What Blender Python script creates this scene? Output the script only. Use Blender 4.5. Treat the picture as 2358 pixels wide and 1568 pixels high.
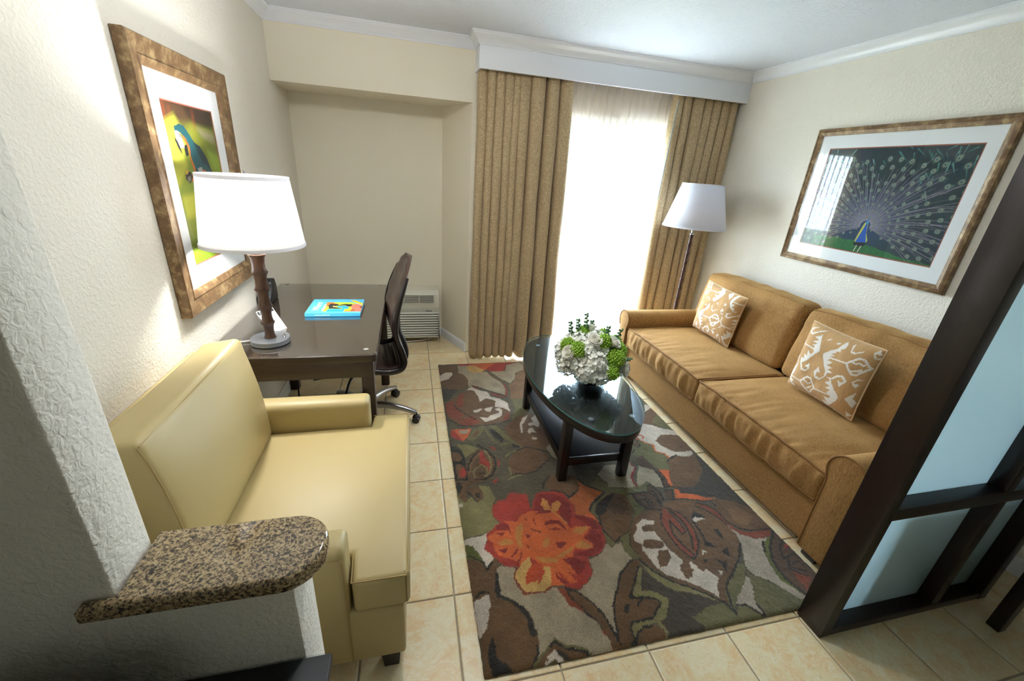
import bpy, bmesh, math, random
import numpy as np
from mathutils import Vector, Matrix, noise

for o in list(bpy.data.objects):
    bpy.data.objects.remove(o, do_unlink=True)
SC = bpy.context.scene
COL = SC.collection
PI = math.pi

# ------------------------------------------------------------------ camera
cam_d = bpy.data.cameras.new('camera')
cam = bpy.data.objects.new('camera', cam_d)
COL.objects.link(cam)
_R = [[0.9715788, -0.226485, 0.0688416], [-0.0239831, -0.3835043, -0.9232277], [0.2354982, 0.8953374, -0.3780364]]
M = Matrix(((_R[0][0], -_R[1][0], -_R[2][0], 0.0),
            (_R[0][1], -_R[1][1], -_R[2][1], 0.0),
            (_R[0][2], -_R[1][2], -_R[2][2], 1.575),
            (0, 0, 0, 1)))
cam.matrix_world = M
cam_d.sensor_fit = 'HORIZONTAL'
cam_d.sensor_width = 36.0
cam_d.lens = 36.0 * 942.435 / 2358.0
cam_d.clip_start = 0.02
SC.camera = cam

# ------------------------------------------------------------------ sky, exposure
SKY_STRENGTH = 32.0
LAMP_WATTS = 54.0
CEIL_STRENGTH = 36.0
world = bpy.data.worlds.new('sky')
SC.world = world
world.use_nodes = True
bg = world.node_tree.nodes['Background']
bg.inputs['Color'].default_value = (0.66, 0.83, 1.0, 1)
bg.inputs['Strength'].default_value = SKY_STRENGTH
SC.view_settings.view_transform = 'Standard'
SC.view_settings.look = 'None'
SC.view_settings.gamma = 1.0
SC.view_settings.use_curve_mapping = False
SC.view_settings.exposure = 0.66
# sampling guide for the daylight that comes in at the sliding door (emits nothing itself)
pd = bpy.data.lights.new('door_daylight_portal', 'AREA')
pd.shape = 'RECTANGLE'; pd.size = 1.82; pd.size_y = 2.03
pd.cycles.is_portal = True
po = bpy.data.objects.new('door_daylight_portal', pd)
po.location = (1.69, 3.66, 1.02); po.rotation_euler = (-PI/2, 0, 0)
COL.objects.link(po)

# ------------------------------------------------------------------ helpers
def lin(r, g, b):
    f = lambda c: (c/255/12.92) if c/255 <= .04045 else ((c/255+.055)/1.055)**2.4
    return (f(r), f(g), f(b))

def link(name, me, mat=None, parent=None, smooth=None):
    o = bpy.data.objects.new(name, me)
    COL.objects.link(o)
    if mat is not None and len(me.materials) == 0:
        me.materials.append(mat)
    if parent is not None:
        o.parent = parent
        o.matrix_parent_inverse = parent.matrix_world.inverted()
    if smooth is not None:
        me.polygons.foreach_set('use_smooth', [True]*len(me.polygons))
        me.set_sharp_from_angle(angle=math.radians(smooth))
    return o

def obj(name, bm, mat, parent=None, smooth=40):
    me = bpy.data.meshes.new(name)
    bmesh.ops.recalc_face_normals(bm, faces=bm.faces[:])
    bm.to_mesh(me); bm.free()
    return link(name, me, mat, parent, smooth)

def pyobj(name, verts, faces, mat, parent=None, smooth=60):
    me = bpy.data.meshes.new(name)
    me.from_pydata([tuple(v) for v in verts], [], faces)
    me.update()
    return link(name, me, mat, parent, smooth)

def thing(name, label, cat, loc=(0, 0, 0), group=None):
    o = bpy.data.objects.new(name, None)
    o.empty_display_size = .1
    COL.objects.link(o)
    o.location = loc
    o.matrix_world = Matrix.Translation(loc)
    tag(o, label, cat, group)
    return o

def tag(o, label, cat, group=None):
    o['label'] = label; o['category'] = cat
    if group: o['group'] = group
    return o

def struct(o, label=None):
    o['kind'] = 'structure'
    if label: o['label'] = label
    return o

def bx(bm, x0, x1, y0, y1, z0, z1, bev=0.0, seg=2):
    b2 = bmesh.new()
    bmesh.ops.create_cube(b2, size=1.0)
    for v in b2.verts:
        v.co = Vector((x0+(v.co.x+.5)*(x1-x0), y0+(v.co.y+.5)*(y1-y0), z0+(v.co.z+.5)*(z1-z0)))
    if bev > 0:
        bmesh.ops.bevel(b2, geom=b2.edges[:], offset=bev, segments=seg, profile=.5, affect='EDGES')
    merge(bm, b2)
    return bm

def merge(bm, b2):
    me = bpy.data.meshes.new('tmp')
    b2.to_mesh(me); b2.free()
    bm.from_mesh(me)
    bpy.data.meshes.remove(me)

def boxobj(name, x0, x1, y0, y1, z0, z1, mat, parent=None, bev=0.0, seg=2):
    return obj(name, bx(bmesh.new(), x0, x1, y0, y1, z0, z1, bev, seg), mat, parent)

def prism(bm, pts, z0, z1, bev=0.0, seg=3, axis='z', bev_sides=True):
    """extrude a 2-D outline; axis names the extrusion direction"""
    b2 = bmesh.new()
    def P(a, b, c):
        return {'z': (a, b, c), 'x': (c, a, b), 'y': (a, c, b)}[axis]
    lo = [b2.verts.new(P(a, b, z0)) for a, b in pts]
    hi = [b2.verts.new(P(a, b, z1)) for a, b in pts]
    n = len(pts)
    b2.faces.new(lo); b2.faces.new(hi)
    for i in range(n):
        b2.faces.new((lo[i], lo[(i+1) % n], hi[(i+1) % n], hi[i]))
    bmesh.ops.recalc_face_normals(b2, faces=b2.faces[:])
    if bev > 0:
        if bev_sides:
            es = b2.edges[:]
        else:
            es = [e for e in b2.edges if (e.verts[0] in lo) == (e.verts[1] in lo)]
        bmesh.ops.bevel(b2, geom=es, offset=bev, segments=seg, profile=.5, affect='EDGES')
    merge(bm, b2)
    return bm

def lathe(bm, prof, c=(0, 0, 0), n=32, sx=1, sy=1, cap=True):
    b2 = bmesh.new()
    rings = []
    for r, z in prof:
        rings.append([b2.verts.new((c[0]+sx*r*math.cos(2*PI*i/n), c[1]+sy*r*math.sin(2*PI*i/n), c[2]+z)) for i in range(n)])
    for a, b in zip(rings, rings[1:]):
        for i in range(n):
            b2.faces.new((a[i], a[(i+1) % n], b[(i+1) % n], b[i]))
    if cap:
        if prof[0][0] > 1e-5: b2.faces.new(rings[0])
        if prof[-1][0] > 1e-5: b2.faces.new(rings[-1])
    bmesh.ops.remove_doubles(b2, verts=b2.verts[:], dist=1e-6)
    merge(bm, b2)
    return bm

def tube(bm, pts, r, n=8, closed=False):
    pts = [Vector(p) for p in pts]
    rr = r if isinstance(r, (list, tuple)) else [r]*len(pts)
    b2 = bmesh.new()
    m = len(pts)
    rings = []
    prev = None
    for i, p in enumerate(pts):
        if closed:
            t = pts[(i+1) % m]-pts[(i-1) % m]
        else:
            t = pts[min(i+1, m-1)]-pts[max(i-1, 0)]
        t.normalize()
        if prev is None:
            up = Vector((0, 0, 1)) if abs(t.z) < .9 else Vector((1, 0, 0))
            a = t.cross(up).normalized()
        else:
            a = (prev-t*prev.dot(t)).normalized()
        prev = a
        b = t.cross(a)
        rings.append([b2.verts.new(p+(a*math.cos(2*PI*k/n)+b*math.sin(2*PI*k/n))*rr[i]) for k in range(n)])
    pairs = list(zip(rings, rings[1:]))
    if closed: pairs.append((rings[-1], rings[0]))
    for A, B in pairs:
        for k in range(n):
            b2.faces.new((A[k], A[(k+1) % n], B[(k+1) % n], B[k]))
    if not closed:
        b2.faces.new(rings[0]); b2.faces.new(rings[-1])
    merge(bm, b2)
    return bm

def smoothpath(pts, k=6):
    """Catmull-Rom through the points"""
    P = [Vector(p) for p in pts]
    out = []
    for i in range(len(P)-1):
        p0 = P[max(i-1, 0)]; p1 = P[i]; p2 = P[i+1]; p3 = P[min(i+2, len(P)-1)]
        for j in range(k):
            t = j/k
            out.append(.5*((2*p1)+(p2-p0)*t+(2*p0-5*p1+4*p2-p3)*t*t+(3*p1-p0-3*p2+p3)*t*t*t))
    out.append(P[-1])
    return out

def softbox(x0, x1, y0, y1, z0, z1, r, nx=20, ny=20, nz=8, fn=None):
    """rounded box whose surface is finely divided; fn(co, normalised) moves each vertex"""
    def axis(a, b, n):
        e = min(r, (b-a)/2-1e-4)
        k = 4
        L = [a+e*(1-math.cos(PI/2*i/k)) for i in range(k)]
        Mi = [a+e+(b-a-2*e)*i/n for i in range(n+1)]
        return L+Mi+[b-(v-a) for v in reversed(L)]
    X, Y, Z = axis(x0, x1, nx), axis(y0, y1, ny), axis(z0, z1, nz)
    vid = {}; verts = []; faces = []
    def V(i, j, k):
        key = (i, j, k)
        if key not in vid:
            p = [X[i], Y[j], Z[k]]
            q = [min(max(p[0], x0+r), x1-r) if x1-x0 > 2*r else (x0+x1)/2,
                 min(max(p[1], y0+r), y1-r) if y1-y0 > 2*r else (y0+y1)/2,
                 min(max(p[2], z0+r), z1-r) if z1-z0 > 2*r else (z0+z1)/2]
            d = Vector(p)-Vector(q)
            if d.length > 1e-9:
                d = d.normalized()*r
            c = Vector(q)+d
            if fn:
                u = ((c.x-x0)/(x1-x0)*2-1, (c.y-y0)/(y1-y0)*2-1, (c.z-z0)/(z1-z0)*2-1)
                c = fn(c.copy(), u)
            vid[key] = len(verts); verts.append(c)
        return vid[key]
    I, J, K = len(X)-1, len(Y)-1, len(Z)-1
    for i in range(I):
        for j in range(J):
            faces.append((V(i, j, 0), V(i, j+1, 0), V(i+1, j+1, 0), V(i+1, j, 0)))
            faces.append((V(i, j, K), V(i+1, j, K), V(i+1, j+1, K), V(i, j+1, K)))
    for i in range(I):
        for k in range(K):
            faces.append((V(i, 0, k), V(i+1, 0, k), V(i+1, 0, k+1), V(i, 0, k+1)))
            faces.append((V(i, J, k), V(i, J, k+1), V(i+1, J, k+1), V(i+1, J, k)))
    for j in range(J):
        for k in range(K):
            faces.append((V(0, j, k), V(0, j, k+1), V(0, j+1, k+1), V(0, j+1, k)))
            faces.append((V(I, j, k), V(I, j+1, k), V(I, j+1, k+1), V(I, j, k+1)))
    return verts, faces

# painted prints: polygons / strokes in thousandths, evaluated per vertex
def paint(text, pts, colors, pal, lim=None):
    for ln in text.strip().split('\n'):
        h, b = ln.split(':')
        w = 0
        if ' ' in h:
            h, w = h.split(); w = float(w)
        P = np.array([[float(a) for a in t.split(',')] for t in b.split()])
        m = w+2
        idx = np.where((pts[:, 0] > P[:, 0].min()-m) & (pts[:, 0] < P[:, 0].max()+m) &
                       (pts[:, 1] > P[:, 1].min()-m) & (pts[:, 1] < P[:, 1].max()+m))[0]
        if len(idx) == 0: continue
        q = pts[idx]
        if w:
            d2 = np.full(len(q), 1e9)
            for a, c in zip(P, P[1:]):
                ab = c-a; L = max((ab**2).sum(), 1e-9)
                t = np.clip(((q-a)@ab)/L, 0, 1)
                d2 = np.minimum(d2, ((q-(a+t[:, None]*ab))**2).sum(1))
            ins = d2 < (w/2)**2
        else:
            ins = np.zeros(len(q), bool)
            for a, c in zip(P, np.roll(P, -1, 0)):
                if a[1] == c[1]: continue
                cond = (a[1] > q[:, 1]) != (c[1] > q[:, 1])
                xi = (c[0]-a[0])*(q[:, 1]-a[1])/(c[1]-a[1])+a[0]
                ins ^= cond & (q[:, 0] < xi)
        colors[idx[ins]] = lin(*pal[h])
    return colors

def vnoise(x, y, seed=0):
    """smooth value noise on arrays, about -1..1"""
    rs = np.random.RandomState(seed)
    T = rs.rand(64, 64)*2-1
    xi = np.floor(x).astype(int); yi = np.floor(y).astype(int)
    fx = x-xi; fy = y-yi
    fx = fx*fx*(3-2*fx); fy = fy*fy*(3-2*fy)
    a = T[xi % 64, yi % 64]; b = T[(xi+1) % 64, yi % 64]
    c = T[xi % 64, (yi+1) % 64]; d = T[(xi+1) % 64, (yi+1) % 64]
    return (a*(1-fx)+b*fx)*(1-fy)+(c*(1-fx)+d*fx)*fy

def setcol(me, cols):
    at = me.color_attributes.new('Col', 'FLOAT_COLOR', 'POINT')
    arr = np.ones((len(me.vertices), 4), np.float32)
    arr[:len(cols), :3] = cols
    at.data.foreach_set('color', arr.ravel())

def gridmesh(name, nu, nv, fn):
    """fn(U,V) -> (N,3) array for flat arrays U,V in 0..1"""
    u = np.linspace(0, 1, nu+1); v = np.linspace(0, 1, nv+1)
    U, V = np.meshgrid(u, v)
    U = U.ravel(); V = V.ravel()
    P = fn(U, V)
    a = (np.arange(nv)[:, None]*(nu+1)+np.arange(nu)[None, :]).ravel()
    F = np.stack([a, a+1, a+nu+2, a+nu+1], 1)
    me = bpy.data.meshes.new(name)
    me.vertices.add(len(P)); me.vertices.foreach_set('co', P.astype(np.float32).ravel())
    me.loops.add(F.size); me.loops.foreach_set('vertex_index', F.ravel().astype(np.int32))
    me.polygons.add(len(F))
    me.polygons.foreach_set('loop_start', np.arange(0, F.size, 4, dtype=np.int32))
    me.polygons.foreach_set('loop_total', np.full(len(F), 4, np.int32))
    me.update(calc_edges=True)
    me.validate()
    return me, U, V

# ------------------------------------------------------------------ materials
class N:
    def __init__(s, name):
        s.m = bpy.data.materials.new(name)
        s.m.use_nodes = True
        s.t = s.m.node_tree
        s.n = s.t.nodes
        s.b = s.n['Principled BSDF']
        s.out = s.n['Material Output']
    def add(s, typ, **kw):
        x = s.n.new(typ)
        for k, v in kw.items():
            if k.startswith('i_'):
                x.inputs[k[2:].replace('_', ' ')].default_value = v
            else:
                setattr(x, k, v)
        return x
    def l(s, a, b): s.t.links.new(a, b)
    def set(s, **kw):
        for k, v in kw.items():
            s.b.inputs[k.replace('_', ' ')].default_value = v
        return s
    def coords(s, kind='Object', scale=(1, 1, 1), rot=(0, 0, 0)):
        tc = s.add('ShaderNodeTexCoord'); mp = s.add('ShaderNodeMapping')
        mp.inputs['Scale'].default_value = scale; mp.inputs['Rotation'].default_value = rot
        s.l(tc.outputs[kind], mp.inputs['Vector'])
        return mp.outputs['Vector']
    def noise(s, vec, scale, detail=2, rough=.5, dist=0):
        x = s.add('ShaderNodeTexNoise')
        x.inputs['Scale'].default_value = scale; x.inputs['Detail'].default_value = detail
        x.inputs['Roughness'].default_value = rough; x.inputs['Distortion'].default_value = dist
        if vec is not None: s.l(vec, x.inputs['Vector'])
        return x.outputs['Fac']
    def ramp(s, fac, stops):
        x = s.add('ShaderNodeValToRGB')
        e = x.color_ramp.elements
        while len(e) < len(stops): e.new(.5)
        for el, (p, c) in zip(e, stops):
            el.position = p; el.color = (*c, 1) if len(c) == 3 else c
        s.l(fac, x.inputs['Fac'])
        return x.outputs['Color']
    def bump(s, height, strength=.3, dist=.01):
        x = s.add('ShaderNodeBump')
        x.inputs['Strength'].default_value = strength; x.inputs['Distance'].default_value = dist
        s.l(height, x.inputs['Height']); s.l(x.outputs['Normal'], s.b.inputs['Normal'])
        return x
    def mixc(s, fac, a, b, mode='MIX'):
        x = s.add('ShaderNodeMix'); x.data_type = 'RGBA'; x.blend_type = mode
        for inp, v in ((x.inputs[0], fac), (x.inputs[6], a), (x.inputs[7], b)):
            if hasattr(v, 'is_linked') or hasattr(v, 'links'): s.l(v, inp)
            elif isinstance(v, (int, float)): inp.default_value = v
            else: inp.default_value = (*v, 1)
        return x.outputs[2]

def plain(name, rgb, rough=.5, metal=0, spec=.5, **kw):
    m = N(name); m.set(Base_Color=(*lin(*rgb), 1), Roughness=rough, Metallic=metal)
    m.b.inputs['Specular IOR Level'].default_value = spec
    for k, v in kw.items(): m.b.inputs[k.replace('_', ' ')].default_value = v
    return m.m

MAT = {}
def wallmat(name, rgb, bump=.6, scale=80):
    m = N(name); v = m.coords('Object')
    n1 = m.noise(v, scale, 2, .5, .6)
    n2 = m.noise(v, 1.3, 2)
    c = lin(*rgb)
    m.l(m.ramp(n2, [(.3, tuple(x*.96 for x in c)), (.7, c)]), m.b.inputs['Base Color'])
    m.set(Roughness=.62)
    m.bump(n1, bump, .006)
    return m.m
MAT['wall'] = wallmat('cream_wall_paint', (232, 227, 214))
MAT['wall_smooth'] = wallmat('cream_wall_smooth', (240, 232, 211), .12, 150)
MAT['ceiling'] = wallmat('white_stippled_ceiling', (222, 227, 236), 1.0, 62)
MAT['trim'] = plain('white_gloss_trim', (234, 237, 241), .28)
MAT['valance'] = plain('white_valance_paint', (234, 238, 244), .45)

m = N('grout'); m.set(Base_Color=(*lin(172, 160, 138), 1), Roughness=.85); MAT['grout'] = m.m

m = N('marbled_ceramic_tile')
tc = m.add('ShaderNodeTexCoord'); oi = m.add('ShaderNodeObjectInfo')
mul = m.add('ShaderNodeVectorMath', operation='SCALE'); mul.inputs['Scale'].default_value = 37.0
cmb = m.add('ShaderNodeCombineXYZ')
m.l(oi.outputs['Random'], cmb.inputs['X']); m.l(oi.outputs['Random'], cmb.inputs['Y'])
m.l(cmb.outputs['Vector'], mul.inputs[0])
ad = m.add('ShaderNodeVectorMath', operation='ADD')
m.l(tc.outputs['Object'], ad.inputs[0]); m.l(mul.outputs['Vector'], ad.inputs[1])
va = ad.outputs['Vector']
n1 = m.noise(va, 7, 5, .6, 1.6); n2 = m.noise(va, 60, 4, .7, .5); n3 = m.noise(va, 14, 4, .55, 3.0)
c1 = m.ramp(n1, [(.3, lin(234, 222, 186)), (.48, lin(230, 210, 164)), (.64, lin(228, 194, 142)), (.8, lin(230, 214, 172))])
c2 = m.mixc(m.ramp(n3, [(.5, (0, 0, 0)), (.58, (.55, .55, .55)), (.64, (0, 0, 0))]), c1, lin(238, 230, 206))
c3 = m.mixc(m.ramp(n2, [(.62, (0, 0, 0)), (.72, (.5, .5, .5))]), c2, lin(170, 140, 98))
m.l(c3, m.b.inputs['Base Color']); m.set(Roughness=.34); m.bump(n2, .06, .002)
MAT['tile'] = m.m

def colattr(name, rough=.8, bump=None, noise_amt=0.0, nscale=400, sheen=0, spec=.3):
    m = N(name)
    a = m.add('ShaderNodeVertexColor'); a.layer_name = 'Col'
    src = a.outputs['Color']
    v = m.coords('Object')
    if noise_amt:
        n = m.noise(v, nscale, 3, .7)
        src = m.mixc(1.0, src, m.ramp(n, [(.25, (1-noise_amt,)*3), (.75, (1+noise_amt*.6,)*3)]), 'MULTIPLY')
        if bump: m.bump(n, bump, .006)
    m.l(src, m.b.inputs['Base Color'])
    m.set(Roughness=rough); m.b.inputs['Specular IOR Level'].default_value = spec
    if sheen: m.b.inputs['Sheen Weight'].default_value = sheen
    return m.m
MAT['rug'] = colattr('tufted_wool_pile', .95, 1.0, .62, 260, .25, .1)
MAT['print'] = colattr('printed_paper', .7)
MAT['ikat'] = colattr('woven_ikat_cotton', .9, .25, .16, 500, .2, .2)

m = N('golden_chenille')
v = m.coords('Object', (60, 260, 36)); n1 = m.noise(v, 1.6, 3, .65)
n2 = m.noise(m.coords('Object'), 4.5, 3, .6, .8)
c = m.mixc(m.ramp(n1, [(.38, (.0,)*3), (.62, (1,)*3)]), lin(126, 91, 50), lin(175, 133, 81))
c = m.mixc(m.ramp(n2, [(.35, (0,)*3), (.75, (.55,)*3)]), c, lin(176, 136, 84))
m.l(c, m.b.inputs['Base Color']); m.set(Roughness=.8); m.bump(n1, .18, .004)
m.b.inputs['Sheen Weight'].default_value = .55; m.b.inputs['Sheen Roughness'].default_value = .4
m.b.inputs['Sheen Tint'].default_value = (*lin(230, 190, 130), 1)
m.b.inputs['Specular IOR Level'].default_value = .15
MAT['chenille'] = m.m
MAT['chenille_piping'] = plain('golden_piping', (140, 98, 48), .85)

m = N('yellow_vinyl_upholstery')
v = m.coords('Object', (1, 1, 1)); n1 = m.noise(v, 420, 2, .6)
m.set(Base_Color=(*lin(181, 163, 113), 1), Roughness=.46); m.bump(n1, .12, .001)
MAT['yellow'] = m.m
MAT['yellow_seam'] = plain('yellow_seam', (164, 140, 88), .7)

def wood(name, a, b, rough, scale=(1, 14, 14), coat=0):
    m = N(name); v = m.coords('Object', scale); n = m.noise(v, 9, 4, .6, .4)
    m.l(m.ramp(n, [(.3, lin(*a)), (.7, lin(*b))]), m.b.inputs['Base Color'])
    m.set(Roughness=rough); m.b.inputs['Coat Weight'].default_value = coat
    m.b.inputs['Coat Roughness'].default_value = .2
    return m.m
MAT['espresso'] = wood('espresso_wood', (22, 13, 11), (33, 20, 17), .35, (14, 14, 1))
MAT['desk'] = wood('dark_walnut_desk', (54, 42, 36), (66, 52, 44), .35, (14, 1, 14))
MAT['desk_leg'] = wood('dark_walnut_leg', (52, 38, 32), (64, 48, 41), .4, (14, 14, 1))
MAT['table_black'] = wood('black_stained_wood', (20, 17, 17), (30, 26, 25), .32, (14, 14, 1))
MAT['bamboo_wood'] = wood('turned_brown_wood', (62, 40, 30), (84, 56, 42), .36, (20, 20, 1), .3)
MAT['bamboo_dark'] = wood('turned_dark_wood', (48, 20, 17), (70, 32, 26), .25, (20, 20, 1), .5)
MAT['metal_grey'] = plain('brushed_grey_metal', (150, 155, 160), .38, .75)
MAT['chrome'] = plain('polished_steel', (205, 205, 208), .18, 1.0)
MAT['alu'] = plain('cast_aluminium', (165, 165, 168), .3, 1.0)
MAT['black_plastic'] = plain('black_plastic', (22, 22, 23), .45)
MAT['leather'] = plain('dark_brown_leather', (76, 58, 52), .34)
MAT['cord_white'] = plain('white_cord', (225, 222, 214), .5)
MAT['cord_black'] = plain('black_cord', (16, 16, 17), .5)
MAT['white_plastic'] = plain('off_white_plastic', (222, 220, 206), .45)
MAT['recess_shade'] = plain('recess_shade_grey', (70, 70, 66), .6)  # dark grey that paints the shade behind the vents
MAT['mat_board'] = plain('white_mat_board', (238, 240, 242), .7)
MAT['red_fillet'] = plain('red_brown_fillet', (150, 82, 62), .6)
MAT['paper'] = plain('white_paper', (240, 240, 238), .7)
MAT['ink'] = plain('black_ink', (30, 30, 32), .6)
MAT['ink_grey'] = plain('grey_ink', (120, 120, 124), .7)
MAT['book_blue'] = plain('sky_blue_cover', (72, 178, 232), .3)
MAT['page'] = plain('page_block', (228, 224, 212), .8)
MAT['white_text'] = plain('white_lettering', (240, 244, 248), .6)
MAT['yellow_text'] = plain('pale_yellow_lettering', (246, 232, 150), .6)

m = N('antique_gold_frame')
v = m.coords('Object'); n1 = m.noise(v, 22, 5, .65, .4); n2 = m.noise(v, 160, 3, .6)
c = m.ramp(n1, [(.3, lin(98, 75, 52)), (.5, lin(122, 96, 66)), (.66, lin(170, 146, 106))])
m.l(m.mixc(m.ramp(n2, [(.4, (0,)*3), (.8, (.4,)*3)]), c, lin(92, 66, 42)), m.b.inputs['Base Color'])
m.set(Roughness=.42, Metallic=.25); m.bump(n2, .15, .002)
MAT['gold_frame'] = m.m

m = N('speckled_granite')
v = m.coords('Object')
vo = m.add('ShaderNodeTexVoronoi'); vo.inputs['Scale'].default_value = 300; m.l(v, vo.inputs['Vector'])
n1 = m.noise(v, 150, 4, .65, .4); n2 = m.noise(v, 300, 3, .7)
c = m.ramp(n1, [(.30, lin(34, 34, 34)), (.41, lin(96, 82, 62)), (.49, lin(170, 146, 108)), (.66, lin(198, 176, 134))])
c = m.mixc(m.ramp(n2, [(.36, (1,)*3), (.44, (0,)*3)]), c, lin(36, 36, 38))
sp = m.add('ShaderNodeSeparateColor'); m.l(vo.outputs['Color'], sp.inputs[0])
c = m.mixc(m.ramp(sp.outputs[0], [(.78, (0,)*3), (.8, (.75,)*3)]), c, lin(44, 42, 42))
m.l(c, m.b.inputs['Base Color']); m.set(Roughness=.1)
MAT['granite'] = m.m

def glassmat(name, tint, refl=1.0, mirror=(1, 1, 1)):
    """clear pane: straight-through tint plus a Fresnel reflection"""
    m = N(name); m.n.remove(m.b)
    tr = m.add('ShaderNodeBsdfTransparent'); tr.inputs[0].default_value = (*tint, 1)
    gl = m.add('ShaderNodeBsdfGlossy'); gl.inputs['Roughness'].default_value = .015; gl.inputs['Color'].default_value = (*mirror, 1)
    fr = m.add('ShaderNodeFresnel'); fr.inputs[0].default_value = 1.5
    mx = m.add('ShaderNodeMixShader')
    # thin pane: only the outer faces mirror, rays leaving the sheet pass straight on
    ge = m.add('ShaderNodeNewGeometry')
    sub = m.add('ShaderNodeMath', operation='SUBTRACT'); sub.inputs[0].default_value = refl
    mb = m.add('ShaderNodeMath', operation='MULTIPLY'); mb.inputs[1].default_value = refl
    m.l(ge.outputs['Backfacing'], mb.inputs[0]); m.l(mb.outputs[0], sub.inputs[1])
    mm = m.add('ShaderNodeMath', operation='MULTIPLY'); mm.use_clamp = True
    m.l(fr.outputs[0], mm.inputs[0]); m.l(sub.outputs[0], mm.inputs[1]); m.l(mm.outputs[0], mx.inputs[0])
    m.l(tr.outputs[0], mx.inputs[1]); m.l(gl.outputs[0], mx.inputs[2])
    m.l(mx.outputs[0], m.out.inputs['Surface'])
    return m.m
MAT['picture_glass'] = glassmat('picture_glass', (.97, .975, .975), 1.15)
MAT['picture_glass_dim'] = glassmat('low_sheen_picture_glass', (.97, .975, .975), .45)
MAT['glass'] = glassmat('clear_glass', (.985, .99, .99))
MAT['table_glass'] = glassmat('table_top_glass', (.93, .97, .98), 1.6, (.72, .90, 1.0))
MAT['glass_edge'] = plain('green_glass_edge', (60, 140, 150), .1)
MAT['desk_glass'] = glassmat('desk_top_glass', (.95, .965, .955), 2.0)
MAT['vase_glass'] = glassmat('dark_teal_vase_glass', (.10, .22, .22), 1.4)

m = N('frosted_glass'); m.n.remove(m.b)
tl = m.add('ShaderNodeBsdfTranslucent'); tl.inputs[0].default_value = (*lin(232, 250, 254), 1)
df = m.add('ShaderNodeBsdfDiffuse'); df.inputs[0].default_value = (*lin(190, 222, 226), 1)
gl = m.add('ShaderNodeBsdfGlossy'); gl.inputs['Roughness'].default_value = .08
mx1 = m.add('ShaderNodeMixShader'); mx1.inputs[0].default_value = .12
mx2 = m.add('ShaderNodeMixShader'); fr = m.add('ShaderNodeFresnel'); fr.inputs[0].default_value = 1.45
m.l(tl.outputs[0], mx1.inputs[1]); m.l(df.outputs[0], mx1.inputs[2])
m.l(fr.outputs[0], mx2.inputs[0]); m.l(mx1.outputs[0], mx2.inputs[1]); m.l(gl.outputs[0], mx2.inputs[2])
m.l(mx2.outputs[0], m.out.inputs['Surface'])
MAT['frosted'] = m.m

def cloth_through(name, rgb, transp, transl, rough=.8):
    m = N(name); m.n.remove(m.b)
    c = (*lin(*rgb), 1)
    tr = m.add('ShaderNodeBsdfTransparent'); tl = m.add('ShaderNodeBsdfTranslucent'); df = m.add('ShaderNodeBsdfDiffuse')
    tl.inputs[0].default_value = c; df.inputs[0].default_value = c
    a = m.add('ShaderNodeMixShader'); a.inputs[0].default_value = transl
    b = m.add('ShaderNodeMixShader'); b.inputs[0].default_value = transp
    m.l(df.outputs[0], a.inputs[1]); m.l(tl.outputs[0], a.inputs[2])
    m.l(a.outputs[0], b.inputs[1]); m.l(tr.outputs[0], b.inputs[2])
    m.l(b.outputs[0], m.out.inputs['Surface'])
    return m.m
MAT['sheer'] = cloth_through('sheer_voile', (240, 230, 224), .42, .55)
MAT['shade'] = cloth_through('white_lamp_shade', (250, 250, 250), 0.0, .72)
MAT['shade_off'] = cloth_through('white_lamp_shade_unlit', (240, 240, 248), 0.0, .25)

m = N('tan_jacquard_drape')
v = m.coords('Object'); vo = m.add('ShaderNodeTexVoronoi'); vo.inputs['Scale'].default_value = 85; m.l(v, vo.inputs['Vector'])
n1 = m.noise(v, 150, 2, .5, 1.2)
c = m.ramp(n1, [(.40, lin(162, 139, 104)), (.52, lin(176, 152, 115)), (.60, lin(202, 180, 140))])
m.l(c, m.b.inputs['Base Color']); m.set(Roughness=.62); m.b.inputs['Sheen Weight'].default_value = .2
m.bump(n1, .1, .002)
MAT['drape'] = m.m
MAT['lining'] = plain('dark_drape_lining', (52, 44, 38), .9)

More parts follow.
